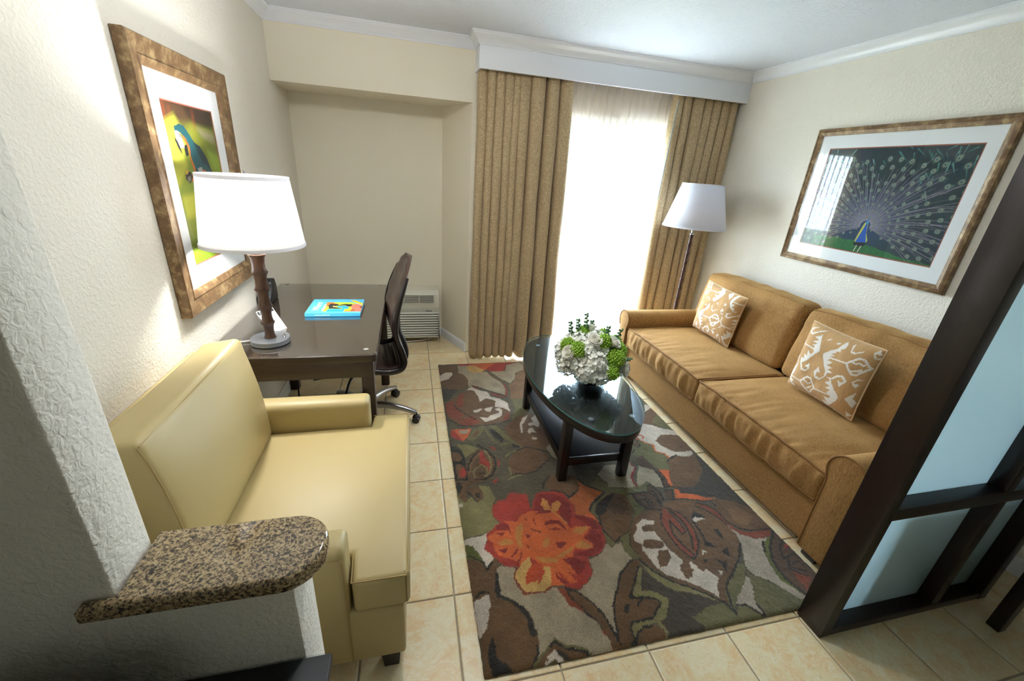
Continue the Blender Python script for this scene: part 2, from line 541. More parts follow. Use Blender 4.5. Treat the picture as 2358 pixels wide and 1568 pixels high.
# ------------------------------------------------------------------ print data
RUG = """
greyolive:188,3235 1394,3235 1744,2444 1733,1488 1578,836 1476,795 611,789 214,802
darkgrey:197,2783 332,2769 250,2614 197,2578
brown:195,3235 314,3231 325,3170 368,3176 353,3036 314,3049 204,2997
white:196,2998 257,3054 309,3050 309,3005 271,2938 202,2903
brown:205,2898 270,2925 313,3004 361,3027 406,2995 427,2906 411,2808 370,2765 332,2761 220,2788
taupe:368,3176 446,3179 448,3064 486,3033 555,3045 608,3031 624,2956 686,2846 694,2730 674,2639 565,2720 484,2800 412,2789 423,2906 406,2995 362,3036
red:377,3221 711,3227 934,3235 863,3173 785,3150 768,3073 724,3029 624,3048 597,3088 503,3155 453,3165 381,3171
orange:462,3168 509,3194 582,3208 708,3213 750,3153 639,3133 594,3070 522,3048 465,3063 443,3121
gold:441,3141 472,3177 521,3153 585,3070 554,3036 478,3034 448,3064
red:705,3197 789,3170 770,3082 709,3040 626,3057 609,3107
taupe:622,3039 760,3035 794,3149 915,3200 944,3136 922,3049 837,2991 807,2886 754,2819 696,2897
taupe:929,3220 1094,3235 1143,3181 952,3095
tan:929,3058 841,2972 799,2869 761,2813 731,2791 726,2695 700,2584 818,2561 933,2927
brown 13:608,3031 624,2956 686,2846 709,2729 677,2609
rust 18:701,2803 702,2714 674,2624
olive:714,2576 811,2565 857,2560 762,2377 676,2324 645,2297 680,2400 703,2437
brown:217,2562 290,2652 383,2740 443,2733 468,2647 464,2547 513,2598 584,2576 604,2489 651,2403 644,2340 585,2292 456,2265 335,2257 262,2301 217,2393
rust:214,2562 272,2611 283,2513 327,2404 293,2347 241,2365 212,2456
rust:287,2554 332,2692 370,2703 344,2603 348,2519 303,2498
rust:271,2326 386,2384 423,2307 378,2277 324,2270
rust:580,2305 615,2369 653,2410 624,2306
rust:440,2821 490,2784 477,2753 443,2785
rust:560,2690 619,2676 668,2610 621,2608 568,2651
white:391,2747 436,2793 489,2728 546,2702 556,2626 618,2594 664,2524 659,2409 620,2460 559,2485 582,2555 557,2590 514,2605 466,2561 465,2648 443,2733
white:432,2366 484,2348 518,2381 575,2400 585,2424 565,2430 561,2454 592,2466 604,2425 585,2360 521,2318 463,2302
white:401,2447 448,2470 470,2465 427,2424 406,2423
white:483,2470 546,2485 518,2419 492,2433
dark 9:439,2813 508,2750 564,2713 630,2652 675,2609
dark 9:227,2355 280,2289 349,2263 469,2263 552,2266 636,2304
dark 9:278,2527 300,2472 354,2401 400,2334
orange:228,2239 359,2236 329,2160 292,2111 247,2159
red:228,2237 247,2223 266,2163 290,2111 245,2138 219,2175
taupe:273,2224 344,2222 319,2181 276,2191
olive:314,2118 370,2223 429,2261 447,2231 398,2149 353,2103
brown:339,2138 381,2208 415,2215 386,2153
brown:572,2217 647,2290 717,2346 801,2362 843,2278 860,2090 846,1986 777,1953 692,1995 633,2013 587,2092
tan:836,2381 893,2322 921,2126 859,2025 842,2206
white:770,2348 724,2315 684,2238 672,2145 684,2144 703,2235 740,2291
white:783,2308 825,2341 833,2255 805,2196 777,2224 747,2216 748,2251 787,2258
white:740,2193 762,2195 774,2136 742,2147 722,2128 720,2162
white:726,2091 757,2084 757,2067 727,2071
rustdk:808,2210 848,2136 837,2060 792,2110
olive:468,2254 523,2258 594,2093 632,2036 585,2052 544,2100 512,2202
olive 17:435,2258 454,2176 477,2088 519,2043 598,2053 637,2005
dark:469,2225 510,2191 547,2099 527,2068 491,2126
dark:585,2052 627,2016 629,1996 586,2002
taupe:788,1974 825,2011 827,1853 796,1893
brown:530,1895 588,1960 661,1996 718,1973 772,1936 781,1878 727,1813 667,1777 610,1760 554,1768 523,1761 518,1826
dark 9:593,1966 661,1999 719,1975 771,1935
dark 9:519,1767 554,1770 610,1760 668,1778 780,1873
olivelt 9:521,1922 551,1958 591,1972
olivelt 9:521,1826 519,1767
olivelt 9:496,1731 526,1749 568,1755
dark:203,2084 253,2038 280,1968 280,1896 274,1759 202,1770
olivelt:245,2081 317,2069 372,2022 310,1971 278,1948 274,2016
brown:212,2015 249,2000 267,1951 245,1918 208,1942
brown:220,1896 249,1900 273,1862 262,1773 218,1772
brown:276,1795 281,1878 315,1963 378,2021 435,1998 458,1924 457,1852 432,1788 390,1744 323,1739 281,1753
dark 14:372,2061 423,1995 452,1925 447,1854 414,1783 368,1749
tan 9:289,1810 304,1883 343,1950 385,1991
dark 9:284,1835 297,1893 333,1960 375,2002
olivelt 10:406,2007 425,1938 423,1866 400,1801 372,1773
red:374,1994 393,1992 398,1923 415,1883 405,1826 388,1793 388,1863 359,1883
olivelt 9:316,1769 313,1822 341,1859 372,1874 393,1840 387,1795
dark 9:342,1793 364,1807 376,1796
red:239,1842 263,1871 273,1837 269,1796 252,1781 234,1801
red:441,2039 470,2020 473,1990 450,2013
red:469,1915 476,1876 464,1844 458,1868
red:406,1735 440,1753 429,1727 406,1714
red:200,2017 209,2001 202,1979 197,1989
dark 9:274,1740 325,1756 369,1753
olivelt:204,1679 230,1604 281,1636 297,1599 332,1605 327,1709 379,1698 397,1600 380,1580 376,1558 360,1494 380,1449 395,1442 358,1422 321,1394 281,1387 203,1383 198,1474 196,1570
brown:203,1760 239,1755 334,1754 354,1737 271,1724 249,1659 251,1605 238,1601 216,1635 209,1690
brown:262,1694 314,1713 334,1671 338,1628 305,1595 284,1629
dark:296,1653 319,1656 320,1624 300,1620
dark:212,1753 233,1743 237,1704 215,1665 206,1697
dark 9:256,1677 277,1643 283,1624 301,1595
white:201,1597 225,1600 227,1576 201,1569
white:204,1376 249,1382 283,1379 317,1396 306,1354 294,1324 293,1302 324,1262 302,1224 285,1210 274,1254 265,1285 238,1334 208,1347
green:204,1346 228,1338 250,1314 264,1281 271,1250 240,1268 202,1269
brown:202,1271 233,1267 272,1242 284,1205 318,1251 330,1255 336,1222 325,1204 310,1156 305,1112 298,1092 312,1071 354,1048 386,995 398,964 392,932 395,911 418,909 418,880 408,857 397,840 371,807 321,792 294,788 241,796 209,802 212,847 208,933
dark 9:219,1284 247,1265 273,1244 284,1207 308,1236
taupe:323,1204 348,1216 401,1195 396,1114 411,1075 473,1071 531,1086 563,1073 557,1074 569,1027 577,998 605,975 632,949 655,925 663,895 668,872 680,841 676,809 678,792 665,788 615,790 479,794 411,792 374,813 402,841 420,880 420,908 419,955 415,992 394,1025 357,1059 318,1085 322,1123 318,1163
dark:320,1205 325,1183 320,1143 324,1122 317,1088 345,1071 377,1042 396,1022 410,996 414,969 417,938 418,911 413,907 395,913 392,943 397,970 387,997 370,1024 352,1048 323,1066 301,1079 297,1101
dark 9:406,873 405,853 393,836 372,812
white:207,1081 231,1085 260,1098 270,1094 271,1054 258,1035 253,1002 235,962 217,943 208,943 206,1000
dark 9:215,1091 238,1109 257,1112 272,1104
dark:255,932 261,915 259,891 258,862 285,840 301,819 308,804 300,792 243,796 236,813 229,844 226,878 238,909
taupe:632,1046 708,1085 736,1132 736,1178 805,1196 847,1244 865,1245 868,1217 892,1231 924,1235 920,1194 929,1231 922,1184 935,1149 881,1113 839,1081 812,1045 787,1010 752,963 790,1018 750,957 733,918 715,861 709,835 697,897 689,961 713,843 700,883 695,937 669,993 630,1045
brown:587,1068 604,1052 632,1041 669,993 695,937 703,882 715,840 713,819 727,794 675,790 677,811 678,844 675,868 666,900 655,925 633,952 605,1005 591,1036
dark 9:590,1068 632,1041 669,993 695,937 703,882 713,819
dark 9:591,1061 593,1032 605,1005 633,952 655,925
rust:549,1079 586,1065 587,1033 605,1005 630,958 639,947 605,975 579,994 569,1027
rust:663,890 677,879 675,865 665,872
rust:675,820 683,805 693,792 676,791
brown:373,809 413,842 447,860 474,875 500,852 560,833 585,811 590,792 504,790 424,791 372,791
olive 9:378,813 420,845 454,866 478,887 507,856 548,846 581,829 593,802
dark 9:453,864 475,878 500,852
dark 9:509,847 550,835 578,820 589,793
white:468,854 475,837 487,816 499,794 488,789 470,792 468,810 458,821 430,810 423,794 411,792 415,806 436,828 430,836 452,842
darkgrey:474,850 495,838 513,813 520,790 502,790 491,812 478,837
olive:432,814 458,821 456,805 430,801
darkbr:942,1116 968,1064 987,1031 1039,981 1121,946 1201,889 1128,888 1071,866 1036,862 1061,836 1064,794 891,790 903,826 905,865 941,886 983,944 965,975 934,992 895,1003
brown:973,1137 931,1142 881,1113 839,1081 811,1041 787,1010 747,957 750,957 731,911 716,855 714,830 699,794 762,788 753,816 774,844 785,888 880,887 947,940 938,958 891,974 844,975 836,983 884,1041 937,1100 955,1119
dark 9:926,1141 881,1113 839,1081 811,1041 781,1003 747,957 750,957 731,911 716,855 711,824
olivelt:938,1108 954,1097 895,1003 938,992 967,971 987,944 940,882 904,869 914,830 886,793 859,789 892,821 896,857 881,877 851,865 815,862 773,833 774,856 789,884 886,886 947,940 935,959 854,980 839,985
brown:795,840 818,861 851,865 880,863 900,845 900,823 876,793 820,788 764,788
dark 9:833,982 890,973 938,958 948,939 885,890 792,888 773,863 773,833
dark 9:783,831 802,851 827,863 859,859
dark 9:939,1104 901,1059 874,1027 841,989
dark:824,960 808,939 786,918 783,937 798,956
dark:878,972 887,966 843,938 843,947
dark:760,830 794,843 764,788 737,789
brown:1133,1401 1188,1399 1228,1380 1286,1439 1348,1444 1466,1416 1465,1417 1532,1352 1525,1264 1518,1182 1496,1130 1437,1067 1360,1012 1272,955 1236,882 1228,841 1210,895 1158,946 1126,964 1076,1001 1023,1053 978,1123 960,1211 992,1283 1055,1361
olivelt:965,1132 978,1123 1002,1074 1048,1023 1105,980 1197,920 1179,907 1122,945 1034,977 994,1020 974,1057 963,1112
olive:1036,862 1077,868 1128,888 1204,889 1217,853 1231,839 1263,867 1298,858 1339,809 1338,797 1064,794 1067,828
dark 9:992,1285 960,1211 966,1134 994,1075 1045,1019 1106,982 1161,940 1211,894 1219,886 1231,840
brown:997,1547 1101,1524 1086,1409 1036,1353 992,1288 938,1266 898,1241 867,1330 889,1400
brown2:1002,1536 1065,1526 1075,1454 1021,1390 967,1410 958,1454
dark:1033,1539 1026,1519 969,1471 941,1426 890,1402 877,1431 917,1485 978,1528
olive:872,1474 985,1555 1021,1548 905,1481 876,1425 885,1386 853,1429
dark 9:889,1400 867,1330 896,1241 938,1266 993,1287
olive:866,1320 895,1235 865,1220 856,1249
olive:938,1267 994,1287 959,1216 969,1138 934,1148 919,1194
olive:936,1621 1003,1676 1055,1579 1121,1561 1267,1606 1273,1569 1227,1520 1101,1524 1010,1551 926,1598
taupe:1012,1697 1088,1763 1263,1754 1210,1667 1199,1631 1194,1571 1125,1570 1069,1585 1026,1643
taupe:1293,1733 1372,1705 1365,1599 1338,1537 1275,1601 1204,1565 1220,1621
reddk 10:1255,1707 1208,1660 1191,1611 1192,1568
brown2:1107,1525 1229,1522 1250,1566 1280,1572 1298,1510 1285,1452 1232,1384 1153,1409 1141,1443
dark 9:1111,1522 1170,1523 1227,1520 1253,1490 1249,1413
dark 9:1254,1565 1279,1570 1298,1510 1285,1452
dark 9:1134,1515 1138,1475 1141,1443 1163,1409 1228,1389
dark 9:1148,1474 1190,1474 1184,1436 1198,1415
dark 9:1194,1499 1203,1478 1211,1438
dark 9:1262,1522 1266,1475 1259,1431
brown2:1331,1519 1377,1520 1342,1446 1305,1461
dark 9:1329,1515 1377,1518 1342,1446 1304,1459
brown2:1362,1699 1401,1685 1396,1594 1383,1535 1343,1538 1364,1607
dark 9:1367,1698 1374,1643 1362,1585 1343,1538
dark 9:1369,1643 1395,1647
dark 9:1365,1599 1392,1606
dark 9:1401,1685 1395,1602 1386,1538
olive:1099,1524 1126,1518 1127,1445 1146,1408 1065,1362 1058,1378 1088,1403
white:1048,1322 1104,1352 1122,1338 1155,1334 1138,1306 1108,1315 1069,1308 1065,1275 1120,1270 1125,1239 1128,1198 1135,1157 1156,1120 1159,1096 1130,1078 1119,1032 1129,1014 1155,1020 1180,1047 1183,1083 1194,1088 1209,1051 1221,1030 1239,1042 1266,988 1237,969 1212,915 1173,955 1120,1001 1042,1049 1019,1088 1014,1140 1004,1189 1021,1206 995,1234 999,1260 1043,1296
brown:1020,1206 1039,1229 1077,1230 1123,1212 1124,1188 1094,1173 1056,1179 1025,1189
brown:1080,1166 1126,1164 1116,1122 1072,1087 1033,1083 1049,1129
rust:1220,1369 1256,1400 1265,1374 1275,1325 1279,1279 1272,1241 1249,1235 1241,1274 1237,1322 1214,1278 1201,1237 1207,1194 1225,1151 1235,1115 1214,1103 1198,1127 1186,1178 1179,1241 1186,1305 1196,1344
rust:1290,1379 1326,1340 1330,1293 1326,1238 1298,1174 1244,1116 1250,1147 1284,1202 1300,1258 1301,1303
brown:1237,1322 1241,1274 1249,1235 1281,1251 1274,1193 1232,1122 1214,1169 1203,1231
dark 9:1221,1369 1194,1338 1182,1295 1178,1230 1184,1168 1199,1122 1219,1097 1249,1118 1299,1174 1326,1238 1330,1293 1326,1340 1284,1386 1255,1406
dark 9:1237,1322 1216,1278 1203,1231 1214,1169 1232,1121
dark 9:1265,1374 1275,1325 1279,1279 1273,1241 1249,1235 1241,1274 1237,1322
dark 9:1278,1378 1297,1327 1298,1270 1281,1203 1250,1147
dark:1399,1354 1429,1329 1437,1303 1361,1305 1353,1212 1340,1182 1375,1129 1315,1150 1340,1203 1348,1290 1360,1323
dark:1427,1232 1451,1229 1434,1165 1423,1193
dark:1378,1112 1424,1127 1390,1078 1378,1097
dark:1314,1089 1360,1055 1323,1016 1329,1055
dark:1258,1093 1279,1079 1255,1067
white:1358,1305 1385,1320 1434,1299 1375,1291 1364,1280
white:1280,1127 1297,1132 1308,1107 1292,1119 1272,1105
white:1289,1028 1306,1016 1290,1002
darkgrey:1659,1664 1751,1642 1744,1455 1741,1305 1692,1358 1590,1418 1534,1529
darkgrey:1403,1542 1613,1576 1692,1658 1743,1643 1747,1504 1662,1402 1594,1422 1403,1483
brown:1552,1401 1597,1411 1666,1385 1720,1335 1741,1266 1745,1184 1617,1193 1567,1213 1529,1262 1532,1344
tan:1589,1342 1678,1328 1690,1262 1621,1223 1570,1256
rust:1446,1400 1495,1379 1524,1333 1525,1256 1549,1212 1588,1186 1721,1183 1694,1147 1626,1143 1583,1156 1530,1190 1516,1240 1506,1303 1474,1366
dark 9:1451,1405 1503,1382 1529,1333 1529,1262 1567,1213 1616,1192 1731,1187
dark 9:1428,1382 1471,1355 1502,1298 1516,1253
dark 9:1459,1424 1501,1418 1539,1405 1546,1369
orange:1395,1520 1414,1517 1413,1482 1475,1467 1533,1431 1596,1421 1535,1411 1356,1446
orange:1395,1686 1465,1672 1421,1605 1403,1539 1380,1534 1400,1609
dark 9:1457,1661 1426,1605 1413,1541 1337,1537
dark 9:1340,1447 1378,1447 1471,1423 1507,1398
brown:1506,1756 1551,1779 1701,1776 1672,1647 1583,1555 1514,1515 1401,1533 1430,1619 1478,1687
darkgrey:1704,1760 1736,1750 1758,1517 1734,1477 1547,1506 1667,1626
white:1425,2034 1551,2143 1605,2121 1668,2068 1742,2028 1744,1975 1687,1994 1611,1999 1536,1945 1543,1898 1579,1842 1600,1821 1716,1815 1707,1787 1667,1764 1627,1770 1581,1786 1525,1773 1521,1807 1477,1834 1489,1874 1496,1908 1451,1937 1440,1964
brown:1607,2000 1687,1994 1743,1973 1732,1818 1656,1812 1599,1820 1579,1842 1547,1897 1535,1945
dark:1480,1736 1524,1771 1572,1792 1611,1790 1562,1776 1506,1743
brown:1603,2204 1691,2308 1735,2331 1731,2249 1665,2189 1634,2146 1663,2082 1607,2125 1554,2149
olive:1718,2240 1749,2031 1671,2072 1638,2129 1637,2160 1683,2202
white:1704,2378 1744,2365 1749,2338 1691,2308 1652,2278
olive:1734,2436 1739,2371 1705,2380
olive:1346,1938 1437,1958 1490,1905 1468,1839 1518,1802 1521,1772 1480,1736 1478,1686 1457,1667 1396,1681 1379,1728 1368,1792 1344,1825 1285,1840
orange 11:1419,2032 1422,1980 1451,1937 1495,1906 1474,1844 1521,1813 1523,1770
orange 9:1425,2010 1463,2021 1479,1994 1459,1979
orange 10:1466,2043 1490,2061
brown:1377,1966 1398,1977 1406,1917 1386,1899 1369,1916
dark 9:1377,1966 1367,1913 1386,1899 1408,1920 1401,1983
brown2:1307,1796 1366,1819 1370,1753 1384,1721 1374,1690 1340,1689 1301,1712
dark 9:1302,1863 1315,1849 1350,1880
taupe:1215,1792 1246,1782 1261,1735 1252,1703 1205,1653 1190,1604 1188,1566 1026,1591 1054,1650 1127,1644
taupe:1266,1685 1301,1719 1356,1688 1349,1605 1339,1542 1296,1549 1269,1607 1199,1581
reddk 9:1251,1796 1255,1753 1262,1716 1222,1676 1197,1644 1190,1604 1189,1568
olive:1278,960 1344,988 1402,1040 1441,1034 1367,955 1310,916 1256,879 1230,853 1223,870 1245,924
taupelt:1393,981 1402,970 1386,926 1346,878 1338,831 1342,807 1299,859 1256,875 1284,901 1359,948
olive:1412,992 1450,966 1476,944 1501,898 1564,835 1474,793 1343,798 1350,840 1346,878 1383,919 1406,969
dark 9:1428,987 1461,963 1483,942
dark 9:1343,860 1345,830 1341,800
dark 9:1261,875 1295,865 1316,840 1342,808
taupelt:1493,1120 1523,1181 1513,1237 1541,1184 1595,1145 1674,1140 1617,1120 1574,1064 1552,1007 1536,939 1569,897 1582,848 1548,840 1533,877 1485,938 1429,985 1436,1031 1477,1091
green:1660,1140 1684,1144 1627,1091 1585,1031 1566,938 1582,895 1590,851 1536,938 1551,1006 1582,1072 1607,1111
dark 10:1621,1125 1599,1096 1585,1072
brown2:1731,1175 1745,1093 1758,942 1597,858 1572,924 1574,1003 1610,1068
dark 12:1731,1175 1631,1091 1581,1022 1566,938 1593,854
dark 9:1736,1123 1670,1073 1644,1026 1717,1039 1735,1005 1726,962
dark 9:1667,1017 1633,983 1660,969 1695,953
dark 9:1668,997 1704,1000 1713,979
dark 9:1624,975 1651,951 1687,921
rust:1628,961 1689,921 1613,870
red:1716,1094 1742,1089 1695,1067
dark 9:1499,1135 1441,1071 1360,1012 1272,955 1237,882 1229,842
red:372,1558 407,1587 452,1592 469,1625 498,1634 534,1615 565,1611 562,1563 560,1494 583,1548 613,1603 653,1612 704,1611 759,1592 771,1548 791,1503 771,1428 808,1421 850,1393 871,1348 859,1265 838,1231 797,1197 737,1190 730,1133 723,1110 689,1076 643,1054 609,1061 583,1080 532,1089 417,1199 381,1202 343,1229 333,1251 314,1272 290,1307 294,1333 308,1344 308,1382 334,1402 368,1431 392,1447 365,1478 361,1516
reddk:766,1428 817,1420 854,1382 861,1329 825,1335 800,1380 767,1407
reddk:765,1295 825,1335 848,1291 834,1232 793,1207 730,1192 684,1217 778,1228 785,1254
reddk:626,1197 678,1201 720,1168 676,1118 657,1118
reddk:609,1591 699,1595 744,1564 769,1506 754,1430 717,1368 693,1408 698,1472 652,1469 569,1466 575,1503
orangebr:876,1680 893,1629 920,1599 984,1563 901,1509 866,1473 851,1448 857,1408 873,1360 850,1393 809,1422 773,1433 791,1491 771,1536 830,1569 872,1626
dark 9:881,1684 903,1628 938,1596 989,1556 932,1516 877,1477 855,1447
orange:846,1437 865,1407 873,1360 850,1393 817,1420
orange:404,1457 467,1435 498,1472 546,1491 600,1484 569,1466 638,1465 673,1465 697,1407 712,1354 741,1364 824,1351 757,1297 790,1253 775,1228 738,1229 696,1246 672,1206 618,1198 644,1164 657,1117 622,1135 648,1080 611,1086 587,1142 579,1164 587,1079 530,1090 554,1168 523,1177 483,1235 431,1209 390,1241 343,1267 335,1303 335,1340 314,1352 312,1372 354,1398 401,1396 424,1392 427,1421
gold:410,1185 435,1209 481,1240 477,1198 463,1176 445,1163 429,1111 481,1122 486,1105 519,1150 528,1181 556,1172 531,1089 494,1070 456,1074 418,1077 399,1124 393,1164
orangedk:477,1198 522,1199 525,1157 507,1125 480,1106 481,1122 428,1111 444,1160
rust 9:413,1197 391,1157 396,1114 414,1074 455,1070 493,1067 531,1086
olddgold:640,1575 661,1535 657,1479 631,1483 620,1524
olddgold:656,1479 680,1526 717,1539 725,1513 694,1473 663,1460
olddgold:717,1333 748,1358 814,1352 754,1311
olddgold:704,1268 742,1281 783,1250 760,1235 711,1243
olddgold:589,1214 640,1238 693,1257 673,1228 622,1210
olddgold:459,1406 490,1427 490,1390 462,1332 462,1281 439,1303 440,1360
olddgold:355,1332 391,1350 427,1329 414,1312 368,1315
olddgold:552,1275 568,1310 597,1325 594,1301 567,1268
olddgold:507,1226 538,1226 609,1204 587,1186 529,1196
orange 9:667,1461 693,1408 709,1369 708,1344
olddgold 9:673,1465 694,1424 710,1384
reddk:598,1408 634,1424 677,1412 697,1371 694,1350 661,1391 625,1397 604,1386
reddk:609,1365 643,1376 674,1351 629,1359
reddk:489,1362 519,1346 495,1335
reddk:476,1312 495,1290 488,1277
reddk:552,1453 561,1440 557,1393 550,1415
reddk:510,1454 523,1454 519,1431
reddk:622,1291 670,1283 639,1255 620,1259
reddk:348,1293 396,1299 378,1273 360,1277
reddk:351,1390 399,1382 382,1364
reddk:425,1431 428,1381 420,1373 417,1413
reddk:368,1431 410,1439 427,1401 393,1397 363,1407
reddk:570,1150 579,1120 611,1086 588,1083 565,1114
reddk 9:404,1253 423,1267 434,1282
reddk 9:417,1212 437,1234 452,1262
rust 9:527,1379 549,1368 567,1360
brown:677,1649 730,1722 775,1736 884,1705 869,1626 848,1590 785,1550 765,1585 706,1619
dark 9:663,1632 683,1681 732,1727
dark 9:705,1616 767,1590 785,1550 857,1599"""
PILLOW = """
w:266,908 355,689 300,611 247,507 170,419 226,351 274,359 294,401 240,407 293,472 318,402 272,334 209,329 144,417 119,490 176,495 150,554 210,548 181,629 248,591 280,630 252,721 208,712 280,768 195,770 269,820 192,832 256,876
w:158,967 62,930 54,863 125,845 197,903 287,967 243,961 181,913 114,869 82,886 101,928
w 16:5,825 18,735 61,682 259,678
w 14:61,682 17,613
w:39,500 17,439 34,385 64,475 100,394 32,230 24,147 82,51 188,-27 212,15 144,10 168,52 105,65 136,123 78,126 71,174 98,241 102,295 116,390 61,498
w 14:59,168 253,168
w 20:253,168 342,289 392,289 482,177 427,67 352,93 253,168
w 16:307,225 350,215 382,198 417,232
w 16:343,112 382,112 428,178
w 15:482,177 721,208
w:605,956 635,907 629,853 592,825 603,798 557,787 552,752 504,717 567,716 501,672 553,676 499,627 584,627 518,558 602,560 550,509 631,505 569,464 567,417 514,333 449,323 398,400 435,490 485,414 440,424 446,357 504,356 550,407 544,472 478,548 413,673 484,762 546,813
w 18:514,668 736,692
w 26:736,692 832,810 899,815 980,732 887,596 836,587 736,692
w 22:791,738 831,729 857,753 906,739 940,778
w 24:822,621 880,654 912,683 908,630
w:683,929 699,957 719,865 760,854 831,918 828,946 830,899 760,834 711,840
w:576,422 651,422 674,369 744,302 789,266 819,242 807,177 767,103 688,9 609,35 664,39 623,81 698,88 638,151 720,161 721,208 661,225 703,275 626,282 672,323 590,339 646,385 626,407
w:647,431 698,505 757,529 834,481 804,418 774,372 727,447 777,434 804,462 748,503 709,479 671,423
w:878,487 921,556 987,566 928,539 896,488 963,499 938,431
w:966,387 890,259 983,174 997,249 958,297
w:793,41 760,-7 823,-5
w:940,97 1000,67 950,27
w:921,924 961,867 1000,868 1000,906 974,874 938,922 997,933 951,986
w:498,877 529,901 558,904 523,867
w:356,858 422,908 450,941 388,861
w 14:465,7 512,40 645,-22
w 12:283,10 333,17 417,-26
"""
PARROT = """
brown:-16,1001 999,995 972,889 662,923 408,908 292,958 6,883
dkbrown:393,1001 999,995 987,889 601,895 465,935
rust 32:47,993 25,862
rust 19:142,990 126,890
rust 22:574,979 562,868
yellow:-26,881 210,941 297,854 79,741 -61,681
yellow:-28,682 201,708 267,636 22,492 -36,566
yellow:26,443 309,456 247,300 46,303
cream:592,882 984,848 963,778 683,822
lime:722,744 1037,694 1012,577 814,594
teal:160,864 261,882 348,874 431,824 485,783 620,729 705,650 759,587 785,552 398,558 408,636 368,699 369,761 303,807 262,829 160,838
tealdk:466,786 595,757 695,690 769,587 785,552 664,554 576,662
face:150,843 230,836 265,805 286,740 200,736 162,787
ink:133,802 174,778 202,738 210,700 163,735 133,775
ink:290,758 335,762 332,698 278,683 270,728
ink 5:198,826 284,806
ink 5:211,813 293,792
orange:267,826 336,799 385,749 367,686 403,623 424,591 396,543 293,526 304,573 378,585 347,661 352,736
ink:188,581 302,593 324,560 249,514 182,543
gold:204,599 254,605 245,580 195,574
greyc:217,561 280,567 267,535 216,530
teal:399,604 525,652 658,636 795,566 738,482 419,558
face:454,610 548,620 572,589 475,577
orange:558,603 624,598 712,553 586,541
ink:649,40 922,22 952,-23 684,12
"""
BOOK = """
lime:289,775 773,772 1033,484 1027,106 294,123
orange:289,775 404,774 485,644 354,544 352,469 296,470
dark:341,544 372,683 466,644 510,643 539,567 658,642 802,615 792,462 716,464 669,540 514,516 430,443 530,392 646,305 510,307 379,322 368,444
peach:427,468 451,517 498,492 486,442
blue:357,180 389,298 512,295 637,281 675,489 744,438 754,291 696,196 669,114 372,121
blue:517,491 672,514 747,413 732,315 643,329 533,417
yellow:685,292 782,314 810,290 804,170 717,125 687,172
orange:681,114 711,172 810,170 841,110
coral:779,463 819,640 884,640 1019,497 948,435 1024,286 1021,106 853,110 885,288 823,289
brown:810,290 879,288 891,168 840,117 800,146
dark:948,435 1032,497 1035,310 965,385
yellow:718,920 818,920 1027,638 1024,523 879,692
"""
# ------------------------------------------------------------------ room shell
XL, XR, YB, YA, ZC = -.888, 2.718, 3.4965, 3.92, 2.44
XK, YR = -1.6, -2.3            # kitchenette side and far end of the suite behind the camera

floor = struct(boxobj('floor', XK-.1, XR+.1, YR-.1, YA+.1, -.12, -.0045, MAT['grout']), 'cream marbled ceramic tile floor with grey grout')
PITCH, GX, GY, GAP = .337, .1355, 1.1277, .0065
tile_cache = {}
def tile_mesh(w, h):
    key = (round(w, 3), round(h, 3))
    if key not in tile_cache:
        bm = bmesh.new()
        b = .0035
        lo = [(-w/2, -h/2), (w/2, -h/2), (w/2, h/2), (-w/2, h/2)]
        hi = [(-w/2+b, -h/2+b), (w/2-b, -h/2+b), (w/2-b, h/2-b), (-w/2+b, h/2-b)]
        A = [bm.verts.new((x, y, -.0045)) for x, y in lo]
        A2 = [bm.verts.new((x, y, -.0015)) for x, y in lo]
        B = [bm.verts.new((x, y, 0)) for x, y in hi]
        bm.faces.new(B)
        for i in range(4):
            j = (i+1) % 4
            bm.faces.new((A[i], A[j], A2[j], A2[i])); bm.faces.new((A2[i], A2[j], B[j], B[i]))
        me = bpy.data.meshes.new('tile'); bmesh.ops.recalc_face_normals(bm, faces=bm.faces[:]); bm.to_mesh(me); bm.free()
        me.materials.append(MAT['tile'])
        tile_cache[key] = me
    return tile_cache[key]
for i in range(-6, 9):
    for j in range(-8, 10):
        x0, x1 = GX+i*PITCH+GAP/2, GX+(i+1)*PITCH-GAP/2
        y0, y1 = GY+j*PITCH+GAP/2, GY+(j+1)*PITCH-GAP/2
        cy, cx = (y0+y1)/2, (x0+x1)/2
        if y1 < -.75: continue
        x0 = max(x0, XL+.002 if cy > .6 else XK+.002); x1 = min(x1, XR-.002)
        y1 = min(y1, YA-.002 if cx < .42 else YB-.002)
        if x1-x0 < .02 or y1-y0 < .02: continue
        o = bpy.data.objects.new('tile', tile_mesh(x1-x0, y1-y0))
        o.location = ((x0+x1)/2, (y0+y1)/2, 0)
        COL.objects.link(o)
        o.parent = floor

struct(boxobj('ceiling', XK-.1, XR+.1, YR-.1, YA+.1, ZC, ZC+.1, MAT['ceiling']), 'white stippled ceiling')
struct(boxobj('wall_left', XL-.1, XL, .69, YA, 0, ZC, MAT['wall']), 'cream textured wall behind the desk and yellow armchair')
struct(boxobj('wall_right', XR, XR+.1, YR, YA+.1, 0, ZC, MAT['wall']), 'cream textured wall behind the sofa')
struct(boxobj('wall_alcove_back', XL-.1, .49, YA, YA+.1, 0, ZC, MAT['wall_smooth']), 'cream back wall of the desk alcove')
bm = prism(bmesh.new(), [(.285, YA), (.476, YB), (.476, YB+.12), (.40, YA)], 0, 2.04)
struct(obj('wall_alcove_right', bm, MAT['wall_smooth'], smooth=None), 'short splayed side wall of the alcove')
struct(boxobj('wall_soffit', XL, .476, YB, YA, 2.04, ZC, MAT['wall_smooth']), 'cream soffit across the top of the alcove')
bm = bmesh.new()
bx(bm, .476, .78, YB, YB+.12, 0, ZC)
bx(bm, .78, 2.60, YB, YB+.12, 2.05, ZC)
